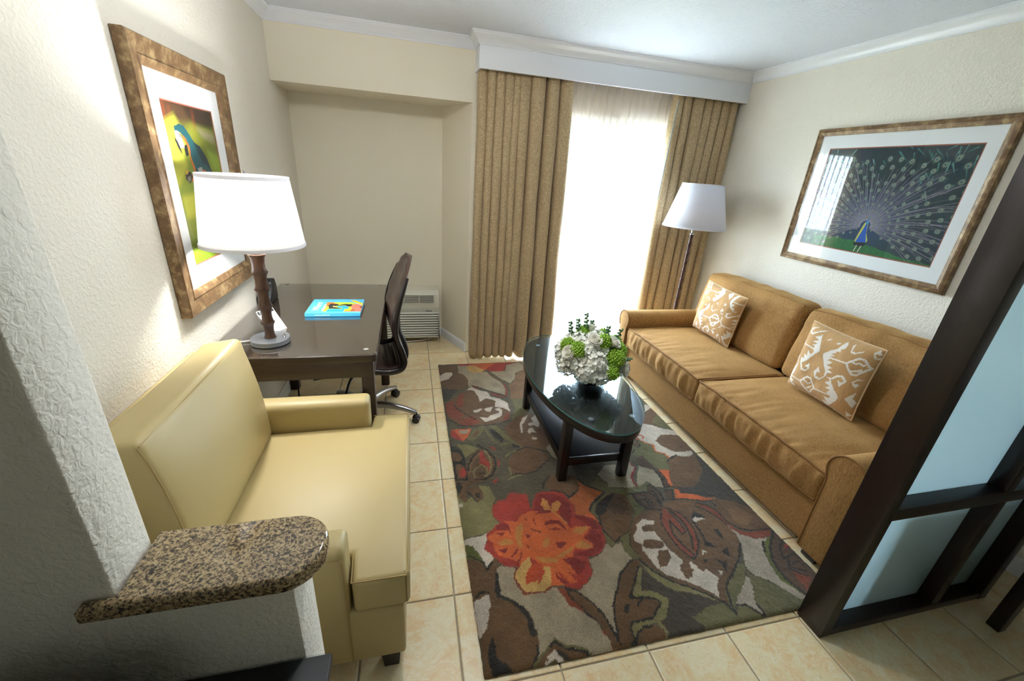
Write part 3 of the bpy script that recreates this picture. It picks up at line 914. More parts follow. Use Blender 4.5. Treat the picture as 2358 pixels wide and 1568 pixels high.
bx(bm, 2.60, XR, YB, YB+.12, 0, ZC)
struct(obj('wall_back', bm, MAT['wall_smooth'], smooth=None), 'cream wall around the sliding door')
# the suite behind the camera
struct(boxobj('wall_rear', XK, XR, YR-.1, YR, 0, ZC, MAT['wall']))
struct(boxobj('wall_kitchen', XK-.1, XK, YR, .69, 0, ZC, MAT['wall']))
# wall stub that drops to a half-height wall under the granite ledge
bm = prism(bmesh.new(), [(XK, 0), (-.22, 0), (-.22, .866), (-.48, .866), (-.48, ZC), (XK, ZC)], .58, .69, .006, 2, axis='y')
struct(obj('wall_partition', bm, MAT['wall']), 'textured wall stub stepping down to a half wall')

# crown moulding
def crown_profile():
    # (distance from wall, depth below ceiling)
    return [(0, .068), (.008, .068), (.008, .060), (.014, .056), (.018, .046), (.028, .034), (.042, .026), (.052, .018), (.052, .010), (.060, .008), (.060, 0)]
def crown(name, a, b, inward, ma=0, mb=0):
    """a,b: wall line ends (x,y); inward: unit normal; ma/mb: mitre sign at each end"""
    a = Vector((*a, 0)); b = Vector((*b, 0)); n = Vector((*inward, 0)); t = (b-a).normalized()
    V = []; F = []
    pr = crown_profile()+[(0, 0)]
    for d, z in pr: V.append(a+n*d+t*(ma*d)+Vector((0, 0, ZC-z)))
    for d, z in pr: V.append(b+n*d+t*(mb*d)+Vector((0, 0, ZC-z)))
    k = len(pr)
    for i in range(k):
        F.append((i, (i+1) % k, k+(i+1) % k, k+i))
    F.append(tuple(range(k))); F.append(tuple(reversed(range(k, 2*k))))
    return struct(pyobj(name, V, F, MAT['trim'], smooth=35))
crown('trim_1', (XL, YB), (.492, YB), (0, -1), 1, -1)
crown('trim_2', (XL, .69), (XL, YB), (1, 0), 0, -1)
crown('trim_3', (XR, YR), (XR, 3.317), (-1, 0), 0, -1)
crown('trim_4', (.492, 3.317), (XR, 3.317), (0, -1), -1, -1)
crown('trim_5', (.492, YB), (.492, 3.317), (-1, 0), 1, 1)

def baseboard(name, a, b, inward, h=.085):
    a = Vector((*a, 0)); b = Vector((*b, 0)); n = Vector((*inward, 0)).normalized()
    pr = [(0, 0), (.014, 0), (.014, h-.018), (.010, h-.008), (.006, h), (0, h)]
    V = [a+n*d+Vector((0, 0, z)) for d, z in pr]+[b+n*d+Vector((0, 0, z)) for d, z in pr]
    k = len(pr)
    F = [(i, (i+1) % k, k+(i+1) % k, k+i) for i in range(k)]+[tuple(range(k)), tuple(reversed(range(k, 2*k)))]
    return struct(pyobj(name, V, F, MAT['trim'], smooth=35))
sx, sy = .476-.285, YB-YA
sl = math.hypot(sx, sy)
baseboard('baseboard_alcove_right', (.285, YA), (.476, YB), (sy/sl, -sx/sl))
baseboard('baseboard_alcove_back', (XL, YA), (.285, YA), (0, -1))
baseboard('baseboard_left', (XL, .70), (XL, YA), (1, 0))
baseboard('baseboard_right', (XR, YR), (XR, YB), (-1, 0))

# sliding glass door
door = bpy.data.objects.new('door_1', None); COL.objects.link(door); struct(door, 'white framed sliding glass door behind the sheer curtain')
door.location = (1.69, YB+.06, 0); door.matrix_world = Matrix.Translation(door.location)
FRM = plain('white_door_frame', (232, 232, 230), .35)
bm = bmesh.new()
bx(bm, .78, .82, YB+.02, YB+.11, 0, 2.05); bx(bm, 2.56, 2.60, YB+.02, YB+.11, 0, 2.05)
bx(bm, .78, 2.60, YB+.02, YB+.11, 2.01, 2.05); bx(bm, .78, 2.60, YB+.02, YB+.11, 0, .03)
obj('door_frame', bm, FRM, door, None)
for k, (xa, xb, yy) in enumerate(((.82, 1.72, YB+.045), (1.66, 2.56, YB+.085))):
    bm = bmesh.new()
    bx(bm, xa, xa+.06, yy-.015, yy+.015, .03, 2.01); bx(bm, xb-.06, xb, yy-.015, yy+.015, .03, 2.01)
    bx(bm, xa+.06, xb-.06, yy-.015, yy+.015, 1.95, 2.01); bx(bm, xa+.06, xb-.06, yy-.015, yy+.015, .03, .11)
    sash = obj('sash', bm, FRM, door, None)
    boxobj('pane', xa+.055, xb-.055, yy-.003, yy+.003, .105, 1.955, MAT['glass'], sash)
boxobj('door_handle', 1.672, 1.694, YB-.005, YB+.03, .98, 1.2, plain('grey_handle', (120, 122, 124), .4, .6), door, .004)
struct(boxobj('floor_balcony', -.5, 4.0, YB+.13, 5.4, -.12, -.02, plain('grey_concrete', (178, 177, 174), .9)), 'grey concrete balcony outside the sliding door')
struct(boxobj('floor_ground', -90, 90, YB+6, 180, -6.2, -6.0, plain('lawn', (96, 112, 74), .95)), 'unseen ground added far below the balcony to cut light from beneath')  # unseen plane added so the lower sky does not light the ceiling

# valance box above the drapes
va = thing('window_valance', 'long white box valance with moulded top edge above the tan drapes', 'valance', (1.6, 3.33, 2.23))
boxobj('front_board', .492, XR-.001, 3.317, 3.337, 2.232, ZC-.002, MAT['valance'], va, .002)
boxobj('end_board', .492, .510, 3.337, YB-.001, 2.232, ZC-.002, MAT['valance'], va, .002)

# drapes
def drape(name, label, x0, x1, folds, seed, mat, yb_top=3.405, yb_bot=3.355, at=.034, ab=.058, z0=.022, z1=2.30, cat='curtain', nx=420, lean=(0, 0), phase=0, thick=.003, over=-.012, spread=(.55, 1.5)):
    rs = random.Random(seed)
    ph = []
    # uneven fold spacing
    w = [rs.uniform(*spread) for _ in range(folds)]
    s = sum(w); acc = 0; edges = [0]
    for q in w: acc += q/s; edges.append(acc)
    amp = [rs.uniform(.6, 1.3) for _ in range(folds)]
    def fn(U, V):
        fu = np.interp(U, edges, np.arange(folds+1))
        k = np.clip(np.floor(fu).astype(int), 0, folds-1)
        A = np.array(amp)[k]
        # broad rounded fronts, tight dark backs
        c = 2*np.abs(np.sin(PI*(fu+phase)))**.7-1
        t = 1-V
        a = at+(ab-at)*t**.8
        y = yb_top+(yb_bot-yb_top)*t-a*A*c
        y = y+.004*np.sin(9*V+7*U*folds)
        x = x0+(x1-x0)*U+over*np.sin(2*PI*fu)+lean[0]*t*(1-U)+lean[1]*t*U
        x = x+.006*vnoise(U*folds*2, V*5, seed)
        z = z0+(z1-z0)*V+.006*np.cos(2*PI*fu)*(V < .01)
        return np.stack([x, y, z], 1)
    me, U, V = gridmesh(name, nx, 60, fn)
    me.materials.append(mat)
    o = link(name, me, None, None, 180)
    if thick:
        md = o.modifiers.new('thickness', 'SOLIDIFY'); md.thickness = thick; md.offset = 0
    return o
o = drape('drape', '', .505, 1.235, 9, 4, MAT['drape'], lean=(-.02, .03))
tag(o, 'tan patterned floor-length drape left of the bright door', 'curtain', 'tan drapes at the sliding door')
o = drape('drape', '', 2.10, 2.685, 7, 11, MAT['drape'], yb_bot=3.375, ab=.045, lean=(0, 0))
tag(o, 'tan patterned floor-length drape behind the floor lamp', 'curtain', 'tan drapes at the sliding door')
o = drape('sheer_curtain', '', .86, 2.56, 26, 7, MAT['sheer'], yb_top=3.465, yb_bot=3.455, at=.014, ab=.016, z0=.03, nx=900, thick=0, over=.019, spread=(.85, 1.15))
tag(o, 'white sheer voile curtain glowing in front of the glass door', 'curtain')
bm = tube(bmesh.new(), [(2.105, 3.352, 2.20), (2.082, 3.345, 1.44)], .004, 8)
tag(obj('curtain_wand', bm, plain('clear_grey_wand', (150, 165, 172), .3)), 'thin grey draw wand hanging at the edge of the right drape', 'curtain wand')

# added ceiling dome, out of frame above the rug, gives overhead fill light
cl = thing('added_ceiling_light', 'unseen round ceiling light added above the rug for overhead fill', 'ceiling light', (.28, 1.78, ZC))
obj('canopy', lathe(bmesh.new(), [(0, -.001), (.17, -.001), (.175, -.012), (.165, -.022), (0, -.022)], (.28, 1.78, ZC), 48), MAT['trim'], cl)
dm = N('glowing_opal_glass'); dm.b.inputs['Emission Color'].default_value = (1, .985, .97, 1); dm.b.inputs['Emission Strength'].default_value = CEIL_STRENGTH
obj('opal_dome', lathe(bmesh.new(), [(.160, -.022), (.155, -.05), (.13, -.078), (.09, -.098), (.045, -.108), (0, -.110)], (.28, 1.78, ZC), 48), dm.m, cl, 60)
# ------------------------------------------------------------------ yellow armchair
ch = thing('armchair', 'wide pale yellow vinyl armchair against the left wall', 'armchair', (-.45, 1.335, 0))
Y0, Y1 = .885, 1.785
boxobj('base', -.80, -.045, Y0+.005, Y1-.005, .095, .325, MAT['yellow'], ch, .012, 3)
# T-shaped seat cushion that runs out in front of the arms
pts = [(-.62, Y0+.105), (-.195, Y0+.105), (-.190, Y0+.004), (-.035, Y0+.004), (-.026, Y0+.02), (-.026, Y1-.02), (-.035, Y1-.004), (-.190, Y1-.004), (-.195, Y1-.105), (-.62, Y1-.105)]
def seat_shape(bm):
    for v in bm.verts:
        u = (v.co.y-1.335)/.45
        if v.co.z > .40: v.co.z += .012*(1-min(1, abs(u))**3)*(1 if v.co.x > -.6 else .6)
bm = prism(bmesh.new(), pts, .322, .452, .018, 4)
seat_shape(bm)
cu = obj('seat_cushion', bm, MAT['yellow'], ch, 50)
bm = bmesh.new()
tube(bm, [(-.19, Y0+.009, .449), (-.036, Y0+.009, .449), (-.031, Y0+.02, .450), (-.031, 1.1, .461), (-.031, 1.335, .464), (-.031, 1.57, .461), (-.031, Y1-.02, .450), (-.036, Y1-.009, .449), (-.19, Y1-.009, .449)], .0022, 6)
tube(bm, [(-.19, Y0+.009, .449), (-.195, Y0+.11, .452)], .0022, 6)
obj('seam', bm, MAT['yellow_seam'], cu)
def arm(bm, ya, yb, inner):
    v, f = softbox(-.74, -.20, ya, yb, .10, .575, .022, 10, 6, 10, lambda c, u: Vector((c.x, c.y, c.z+(.012*(1-u[1]**2) if u[2] > .5 else 0))))
    return v, f
for (ya, yb) in ((Y0, Y0+.102), (Y1-.102, Y1)):
    v, f = arm(None, ya, yb, 0)
    a = pyobj('arm', v, f, MAT['yellow'], ch)
    bm = bmesh.new()
    yo = ya+.001 if ya < 1.2 else yb-.001
    tube(bm, [(-.74, yo, .556), (-.212, yo, .556), (-.206, yo, .54), (-.206, yo, .11)], .002, 6)
    obj('seam', bm, MAT['yellow_seam'], a)
v, f = softbox(-.885, -.74, Y0, Y1, .10, .815, .02, 6, 12, 10, lambda c, u: Vector((c.x, c.y, c.z-(.02*(u[0]+1)/2 if u[2] > .5 else 0))))
pyobj('back_frame', v, f, MAT['yellow'], ch)
# back cushion leaning on the frame
def back_fn(c, u):
    t = (c.z-.44)/.46
    c.x += -.055*t + .040*(1-.75*u[1]**4)*(1-(u[2])**2)*(1 if u[0] > 0 else 0)
    if u[2] > .8: c.z += .012*(u[0]) - .0
    return c
v, f = softbox(-.735, -.60, Y0+.105, Y1-.105, .45, .90, .022, 8, 20, 16, back_fn)
v = [Vector((min(max(p.x, -.866), 1), p.y, p.z)) for p in v]
bc = pyobj('back_cushion', v, f, MAT['yellow'], ch)
bm = bmesh.new()
for yy in (Y0+.107,):
    tube(bm, [(-.604, yy, .46), (-.606, yy, .52), (-.610, yy, .60), (-.617, yy, .68), (-.628, yy, .77), (-.642, yy, .85), (-.655, yy, .893)], .002, 6)
tube(bm, [(-.654, Y0+.112, .897), (-.652, 1.335, .899), (-.654, Y1-.112, .897)], .002, 6)
obj('seam', bm, MAT['yellow_seam'], bc)
for (x, y) in ((-.095, Y0+.055), (-.095, Y1-.055), (-.80, Y0+.055), (-.80, Y1-.055)):
    bm = bmesh.new(); b2 = bmesh.new()
    bmesh.ops.create_cube(b2, size=1)
    for q in b2.verts:
        k = .032 if q.co.z > 0 else .024
        q.co = Vector((x+math.copysign(k, q.co.x), y+math.copysign(k, q.co.y), .098 if q.co.z > 0 else .001))
    merge(bm, b2)
    obj('leg', bm, MAT['table_black'], ch)

# ------------------------------------------------------------------ golden sofa
so = thing('sofa', 'golden brown chenille two-cushion sofa along the right wall', 'sofa', (2.2, 1.96, 0))
SY0, SY1 = .925, 3.005
v, f = softbox(1.772, 2.66, SY0+.06, SY1-.06, .048, .30, .018, 10, 30, 6)
pyobj('base', v, f, MAT['chenille'], so)
def wr(a, b, s): return noise.noise(Vector((a*s, b*s, s*.37)))
def seat_fn(seed, ya, yb):
    def fn(c, u):
        # crown, sag and puckers along the piped front edge
        if u[2] > .2:
            c.z += .030*(1-u[0]**2*.75)*(1-u[1]**4)*u[2]
            c.z += .006*wr(c.y+seed, c.x*.35, 9)*(1-abs(u[0])*.4)
            c.z += .0085*wr(c.y*1.4+seed, c.x*.25, 24)*max(0, -u[0])
        if u[0] < -.5:
            q = 1-u[2]**2
            c.x -= .020*q*(1-u[1]**4)
            c.x += .013*wr(c.y*1.3+seed, c.z*.25, 17)*(q+.25)+.007*wr(c.y+seed*2, c.z*.3, 38)*(q+.15)
        return c
    return fn
for ya, yb, seed in ((1.955, 2.885, 3.1), (1.062, 1.950, 8.7)):
    v, f = softbox(1.745, 2.44, ya, yb, .292, .448, .022, 40, 64, 12, seat_fn(seed, ya, yb))
    cu = pyobj('seat_cushion', v, f, MAT['chenille'], so, 80)
    bm = bmesh.new()
    n = 40
    for zz, off in ((.446, .000), (.300, .0)):
        P = []
        for k in range(n+1):
            y = ya+.01+(yb-ya-.02)*k/n
            u1 = (k/n*2-1)
            zt = zz+(.012*(1-u1**4) if zz > .4 else 0)+.003*wr(y+seed, 0, 24)
            P.append((1.748-.004*(1-u1**4)+.004*wr(y+seed, 1, 17), y, zt))
        if zz > .4:
            P = [(2.36, ya+.006, .452), (1.80, ya+.006, .450)]+P+[(1.80, yb-.006, .450), (2.36, yb-.006, .452)]
        tube(bm, P, .0055, 6)
    obj('piping', bm, MAT['chenille_piping'], cu)
def backc_fn(seed, ya, yb):
    def fn(c, u):
        t = (c.z-.46)/.46
        c.x += .085*t
        q = (1-u[1]**4)*(1-u[2]**2*.8)
        if u[0] < 0:
            c.x -= .045*q
            c.x += .012*wr(c.y+seed, c.z, 6)+.005*wr(c.y*.6+seed, c.z*1.3, 22)*(u[2] > .2)
        if u[2] > .4:
            c.z += .018*(1-u[1]**2)*(1-u[0]**2)+.007*wr(c.y+seed, c.x, 11)
        return c
    return fn
for ya, yb, seed in ((2.005, 2.955, 5.0), (.965, 1.990, 12.0)):
    v, f = softbox(2.375, 2.555, ya, yb, .455, .915, .05, 12, 44, 30, backc_fn(seed, ya, yb))
    cu = pyobj('back_cushion', v, f, MAT['chenille'], so, 80)
    bm = bmesh.new()
    P = []
    for k in range(31):
        y = ya+.03+(yb-ya-.06)*k/30
        u1 = k/30*2-1
        P.append((2.478, y, .908+.010*(1-u1**2)+.007*wr(y+seed, 2.5, 11)))
    tube(bm, P, .005, 6)
    obj('piping', bm, MAT['chenille_piping'], cu)
v, f = softbox(2.52, 2.70, SY0+.02, SY1-.02, .06, .84, .03, 6, 20, 10)
pyobj('back_frame', v, f, MAT['chenille'], so)
def arm_outline(yi, yo):
    """rolled arm profile, yi inner face, yo outer face"""
    s = 1 if yo > yi else -1
    w = abs(yo-yi)
    P = [(yi, .05), (yo, .05), (yo, .44)]
    cy = yi+s*w*.5; cz = .505; R = w*.5+.018
    for k in range(17):
        a = -.35+(PI+.7)*k/16
        P.append((cy+s*R*math.cos(a), cz+R*math.sin(a)*1.02))
    P.append((yi, .44))
    return P
for yi, yo in ((2.888, 3.000), (1.056, .930)):
    bm = prism(bmesh.new(), arm_outline(yi, yo), 1.735, 2.50, .010, 3, axis='x', bev_sides=False)
    a = obj('arm', bm, MAT['chenille'], so, 50)
    bm = bmesh.new()
    P = [(1.737, p, z) for p, z in arm_outline(yi, yo)[2:]]
    tube(bm, P, .005, 6)
    tube(bm, [(1.737, yi, .06), (1.737, yi, .44)], .005, 6)
    obj('piping', bm, MAT['chenille_piping'], a)
for (x, y) in ((1.80, SY0+.09), (1.80, SY1-.09), (2.60, SY0+.09), (2.60, SY1-.09)):
    boxobj('leg', x-.03, x+.04, y-.035, y+.035, .001, .052, MAT['table_black'], so, .003)

# ------------------------------------------------------------------ ikat pillows
IK = {'w': (236, 232, 222)}
def pillow(label, c, ang, s, shift, flip):
    n = 96
    th = .062
    def side(sgn):
        def fn(U, V):
            a = U*2-1; b = V*2-1
            # pinched square: sides bow in between the corners
            pin = 1-.045*(1-b**2)*np.abs(a)**3
            pin2 = 1-.045*(1-a**2)*np.abs(b)**3
            x = a*s/2*pin; z = b*s/2*pin2
            h = th*((1-a**4)*(1-b**4))**.55
            h = h+.003*vnoise(U*9, V*9, 3)*((1-a**4)*(1-b**4))
            return np.stack([sgn*h, -x, z], 1)      # local -x faces the room
        return fn
    root = thing('throw_pillow', label, 'pillow', (0, 0, 0), 'ikat throw pillows on the sofa')
    Rm = Matrix.Rotation(ang[0], 4, 'Z') @ Matrix.Rotation(ang[1], 4, 'Y') @ Matrix.Rotation(ang[2], 4, 'X')
    root.matrix_world = Matrix.Translation(c) @ Rm
    root.location = c; root.rotation_mode = 'XYZ'; root.rotation_euler = Rm.to_euler('XYZ')
    for nm, sgn in (('front_panel', -1), ('back_panel', 1)):
        me, U, V = gridmesh(nm, n*2, n*2, side(sgn))
        if sgn > 0: me.flip_normals()
        base = np.tile(np.array(lin(198, 158, 108)), (len(U), 1))
        base *= (1+.10*vnoise(U*160, V*9, 5))[:, None]
        uu = U*1000; vv = V*1000
        jag = 9*vnoise(U*140, V*14, 8)
        pts = np.stack([((uu+shift[0]) % 1000), ((vv+jag+shift[1]) % 1000)], 1)
        if flip: pts[:, 0] = 1000-pts[:, 0]
        cols = paint(PILLOW, pts, base, IK)
        setcol(me, cols)
        me.materials.append(MAT['ikat'])
        o = bpy.data.objects.new(nm, me); COL.objects.link(o); o.parent = root
        me.polygons.foreach_set('use_smooth', [True]*len(me.polygons))
    bm = bmesh.new()
    P = []
    for k in range(4):
        for t in np.linspace(-1, 1, 24, endpoint=False):
            e = (1-.045*(1-t*t))*s/2
            q = t*s/2
            P.append({0: (0, -q, -e), 1: (0, -e, q), 2: (0, q, e), 3: (0, e, -q)}[k])
    tube(bm, P, .0045, 6, True)
    me = bpy.data.meshes.new('piping'); bm.to_mesh(me); bm.free()
    me.materials.append(plain('cream_piping', (214, 184, 142), .8))
    o = bpy.data.objects.new('piping', me); COL.objects.link(o); o.parent = root
    me.polygons.foreach_set('use_smooth', [True]*len(me.polygons))
    return root
pillow('tan and white ikat throw pillow at the window end of the sofa', Vector((2.297, 2.550, .684)), (.068, .06, .083), .396, (250, 300), False)
pillow('tan and white ikat throw pillow at the near end of the sofa', Vector((2.262, 1.575, .694)), (-.008, .05, .022), .41, (0, 0), False)
# ------------------------------------------------------------------ rug
RX0, RX1, RY0, RY1 = .206, 1.738, .812, 3.215
RP = {'brown': (112, 84, 54), 'brown2': (92, 68, 48), 'tan': (132, 100, 68), 'dark': (40, 38, 34), 'darkgrey': (66, 62, 54), 'darkbr': (72, 64, 54),
      'greyolive': (92, 86, 66), 'taupe': (172, 162, 142), 'taupelt': (178, 168, 156), 'white': (214, 206, 198), 'olive': (112, 110, 70),
      'olivelt': (136, 132, 88), 'green': (98, 106, 44), 'red': (172, 56, 42), 'reddk': (138, 36, 34), 'orange': (214, 106, 52), 'orangedk': (196, 78, 36),
      'orangebr': (190, 106, 48), 'gold': (214, 176, 108), 'olddgold': (200, 140, 70), 'rust': (136, 66, 40), 'rustdk': (110, 64, 46)}
def build_rug():
    nu, nv = int((RX1-RX0)/.0042), int((RY1-RY0)/.0042)
    def fn(U, V):
        x = RX0+(RX1-RX0)*U; y = RY0+(RY1-RY0)*V
        e = np.minimum(np.minimum(x-RX0, RX1-x), np.minimum(y-RY0, RY1-y))
        z = .0125-.006*np.exp(-e/.006)+.0011*vnoise(x*230, y*230, 1)+.0012*vnoise(x*60, y*60, 2)
        x = x+.0018*vnoise(y*90, x*3, 4)*(e < .004); y = y+.0018*vnoise(x*90, y*3, 5)*(e < .004)
        return np.stack([x, y, z], 1)
    me, U, V = gridmesh('rug', nu, nv, fn)
    x = (RX0+(RX1-RX0)*U)*1000; y = (RY0+(RY1-RY0)*V)*1000
    px = x+3.2*vnoise(x/9, y/9, 21)+1.6*vnoise(x/4, y/4, 22)
    py = y+3.2*vnoise(x/9, y/9, 23)+1.6*vnoise(x/4, y/4, 24)
    cols = np.tile(np.array(lin(92, 86, 66)), (len(U), 1))
    cols = paint(RUG, np.stack([px, py], 1), cols, RP)
    mott = 1+.16*vnoise(x/70, y/70, 31)+.08*vnoise(x/22, y/22, 32)+.07*vnoise(x/6, y/3.5, 33)
    cols = cols*mott[:, None]*np.array([.96, .9, .78])
    setcol(me, cols)
    me.materials.append(MAT['rug'])
    root = thing('area_rug', 'large floral wool area rug in brown, green and orange under the coffee table', 'rug', ((RX0+RX1)/2, (RY0+RY1)/2, 0))
    o = link('pile', me, None, root, 180)
    boxobj('backing', RX0+.003, RX1-.003, RY0+.003, RY1-.003, .0005, .008, plain('rug_backing', (120, 104, 80), .95), root)
build_rug()

# ------------------------------------------------------------------ desk
dk = thing('desk', 'dark walnut writing desk with glass top against the left wall', 'desk', (-.525, 2.44, 0))
DX0, DX1, DY0, DY1 = XL+.003, -.165, 1.812, 3.07
def rrect(x0, x1, y0, y1, r, n=6, corners=(1, 1, 1, 1)):
    P = []
    for (cx, cy, a0, on) in ((x0+r, y0+r, PI, corners[0]), (x1-r, y0+r, 1.5*PI, corners[1]), (x1-r, y1-r, 0, corners[2]), (x0+r, y1-r, .5*PI, corners[3])):
        if on:
            for k in range(n+1):
                a = a0+PI/2*k/n
                P.append((cx+r*math.cos(a), cy+r*math.sin(a)))
        else:
            P.append((cx+r*math.copysign(1, math.cos(a0+PI/4)), cy+r*math.copysign(1, math.sin(a0+PI/4))))
    return P
top = obj('desk_top', prism(bmesh.new(), rrect(DX0, DX1, DY0, DY1, .03, 6, (0, 1, 1, 0)), .716, .753, .003, 2), MAT['desk'], dk)
gl = obj('glass_top', prism(bmesh.new(), rrect(DX0+.002, DX1-.002, DY0+.002, DY1-.002, .03, 6, (0, 1, 1, 0)), .7535, .760, .0015, 1), MAT['desk_glass'], dk)
for (x, y) in ((-.215, 1.868), (-.215, 3.02), (-.83, 1.868), (-.83, 3.02)):
    obj('glass_bumper', lathe(bmesh.new(), [(.0, .7602), (.011, .7602), (.0125, .7609), (.011, .7614), (0, .7614)], (x, y, 0), 20), plain('clear_bumper', (150, 150, 145), .2), gl)
for nm, a in (('apron', (-.86, -.19, 1.8135, 1.834)), ('apron', (-.86, -.20, 3.02, 3.04)), ('apron', (-.20, -.18, 1.84, 3.03)), ('apron', (-.872, -.852, 1.84, 3.03))):
    boxobj(nm, *a, .640, .7165, MAT['desk'], dk, .001)
for (x, y) in ((-.182-.057, 1.816), (-.182-.057, 2.905), (-.874, 1.816), (-.874, 2.905)):
    boxobj('leg', x, x+.057, y, y+.057, .001, .7165, MAT['desk_leg'], dk, .003)
bm = tube(bmesh.new(), smoothpath([(-.70, 2.45, .60), (-.695, 2.46, .45), (-.70, 2.47, .25), (-.72, 2.50, .03), (-.78, 2.55, .006)]), .005, 8)
tag(obj('power_cord', bm, MAT['cord_black']), 'black power cord hanging down under the desk', 'cord')

# ------------------------------------------------------------------ table lamp
LX, LY, DZ = -.65, 1.985, .7605
tl = thing('table_lamp', 'lit table lamp with bamboo-turned stem and white shade on the desk', 'lamp', (LX, LY, DZ))
bm = lathe(bmesh.new(), [(0, 0), (.080, 0), (.083, .003), (.083, .022), (.081, .025), (0, .025)], (LX, LY, DZ), 48)
obj('base', bm, MAT['metal_grey'], tl, 30)
prof = []
z0, seg = .025, 5
H = .39/seg
for k in range(seg):
    zb = z0+k*H; r = .0235+.0014*k
    prof += [(r+.0015, zb), (r-.0025, zb+H*.18), (r-.0042, zb+H*.45), (r-.0015, zb+H*.75), (r+.0040, zb+H*.91), (r+.0062, zb+H*.955), (r+.0062, zb+H*.975), (r+.0025, zb+H*.985)]
prof.append((.028, z0+seg*H))
obj('stem', lathe(bmesh.new(), prof, (LX, LY, DZ), 32, cap=False), MAT['bamboo_wood'], tl, 50)
bm = lathe(bmesh.new(), [(.028, .415), (.029, .420), (.024, .432), (.012, .436), (.012, .50), (.018, .50), (.018, .54), (0, .54)], (LX, LY, DZ), 24)
obj('socket', bm, MAT['metal_grey'], tl, 30)
sw = obj('switch', lathe(bmesh.new(), [(0, .025), (.007, .025), (.0075, .031), (.0045, .033), (.0045, .042), (.003, .044), (0, .044)], (LX+.062, LY-.006, DZ), 16), MAT['chrome'], tl)
SB, ST = 1.212-DZ, 1.492-DZ
def shade_part(parent, c, rb, rt, zb, zt, mat, trim):
    o = obj('lamp_shade', lathe(bmesh.new(), [(rb, zb), (rb+(rt-rb)*.5, (zb+zt)/2), (rt, zt)], c, 72, cap=False), mat, parent, 180)
    md = o.modifiers.new('thickness', 'SOLIDIFY'); md.thickness = .002; md.offset = -1
    k = .0018
    obj('shade_trim', lathe(bmesh.new(), [(rb-.001, zb-.001), (rb+k, zb-.001), (rb+k, zb+.012), (rb-.001, zb+.012)], c, 72, cap=False), trim, o, 40)
    obj('shade_trim', lathe(bmesh.new(), [(rt-.001, zt-.012), (rt+k, zt-.012), (rt+k, zt+.001), (rt-.001, zt+.001)], c, 72, cap=False), trim, o, 40)
    bm = bmesh.new()
    for a in (0, 2*PI/3, 4*PI/3):
        tube(bm, [(c[0], c[1], c[2]+zt-.03), (c[0]+rt*math.cos(a)*.99, c[1]+rt*math.sin(a)*.99, c[2]+zt-.006)], .0015, 6)
    obj('spider', bm, MAT['chrome'], parent)
    return o
TRIM = cloth_through('shade_trim_cloth', (232, 232, 238), 0, .2)
shade_part(tl, (LX, LY, DZ), .197, .163, SB, ST, MAT['shade'], TRIM)
obj('finial', lathe(bmesh.new(), [(0, ST-.03), (.004, ST-.03), (.004, ST), (.008, ST+.006), (.005, ST+.016), (0, ST+.018)], (LX, LY, DZ), 16), MAT['chrome'], tl)
bulb_m = N('glowing_bulb'); bulb_m.b.inputs['Emission Color'].default_value = (1, .98, .95, 1); bulb_m.b.inputs['Emission Strength'].default_value = 25
obj('bulb', lathe(bmesh.new(), [(.014, .54), (.016, .56), (.030, .60), (.032, .625), (.022, .65), (0, .658)], (LX, LY, DZ), 24), bulb_m.m, tl, 60)
ld = bpy.data.lights.new('table_lamp_light', 'POINT'); ld.energy = LAMP_WATTS; ld.color = (1, .985, .965); ld.shadow_soft_size = .045
lo = bpy.data.objects.new('table_lamp_light', ld); COL.objects.link(lo); lo.parent = tl
lo.location = (0, 0, .615)
bm = tube(bmesh.new(), smoothpath([(LX-.083, LY, DZ+.008), (LX-.12, LY-.005, DZ+.006), (LX-.16, LY-.02, DZ+.004), (LX-.20, LY-.06, DZ+.004), (-.868, LY-.10, DZ+.004)]), .0032, 8)
obj('cord', bm, MAT['cord_white'], tl)

# ------------------------------------------------------------------ things on the desk
def text_mesh(name, body, size, mat, parent, mw, shear=0, ext=.0003, align='LEFT'):
    cu = bpy.data.curves.new(name, 'FONT'); cu.body = body; cu.size = size; cu.shear = shear; cu.extrude = ext
    cu.align_x = align; cu.resolution_u = 3
    o = bpy.data.objects.new(name+'_tmp', cu); COL.objects.link(o)
    bpy.context.view_layer.update()
    me = bpy.data.meshes.new_from_object(o.evaluated_get(bpy.context.evaluated_depsgraph_get()))
    bpy.data.objects.remove(o, do_unlink=True); bpy.data.curves.remove(cu)
    me.transform(mw); me.materials.clear(); me.materials.append(mat)
    return link(name, me, None, parent)

bk = thing('book', 'bright blue softcover book with painted cover lying on the desk', 'book', (-.43, 2.47, DZ))
BX0, BX1, BY0, BY1, BZ0, BZ1 = -.578, -.288, 2.338, 2.608, DZ, DZ+.019
boxobj('page_block', BX0+.002, BX1-.003, BY0+.003, BY1-.003, BZ0+.0015, BZ1-.0015, MAT['page'], bk)
bm = bmesh.new()
bx(bm, BX0, BX1, BY0, BY1, BZ0, BZ0+.0012); bx(bm, BX0, BX1, BY0, BY0+.0015, BZ0, BZ1)
cv = obj('cover', bm, MAT['book_blue'], bk)
me, U, V = gridmesh('front_cover', 240, 220, lambda U, V: np.stack([BX0+(BX1-BX0)*U, BY0+(BY1-BY0)*V, np.full_like(U, BZ1)], 1))
cols = np.tile(np.array(lin(96, 200, 242)), (len(U), 1))
BP = {'lime': (196, 226, 70), 'orange': (246, 128, 60), 'dark': (52, 50, 50), 'peach': (240, 178, 146), 'blue': (52, 168, 226), 'yellow': (252, 212, 44), 'coral': (248, 124, 104), 'brown': (168, 104, 70)}
setcol(me, paint(BOOK, np.stack([U*1000, V*1000], 1), cols, BP))
me.materials.append(MAT['print'])
fc = link('front_cover', me, None, bk)
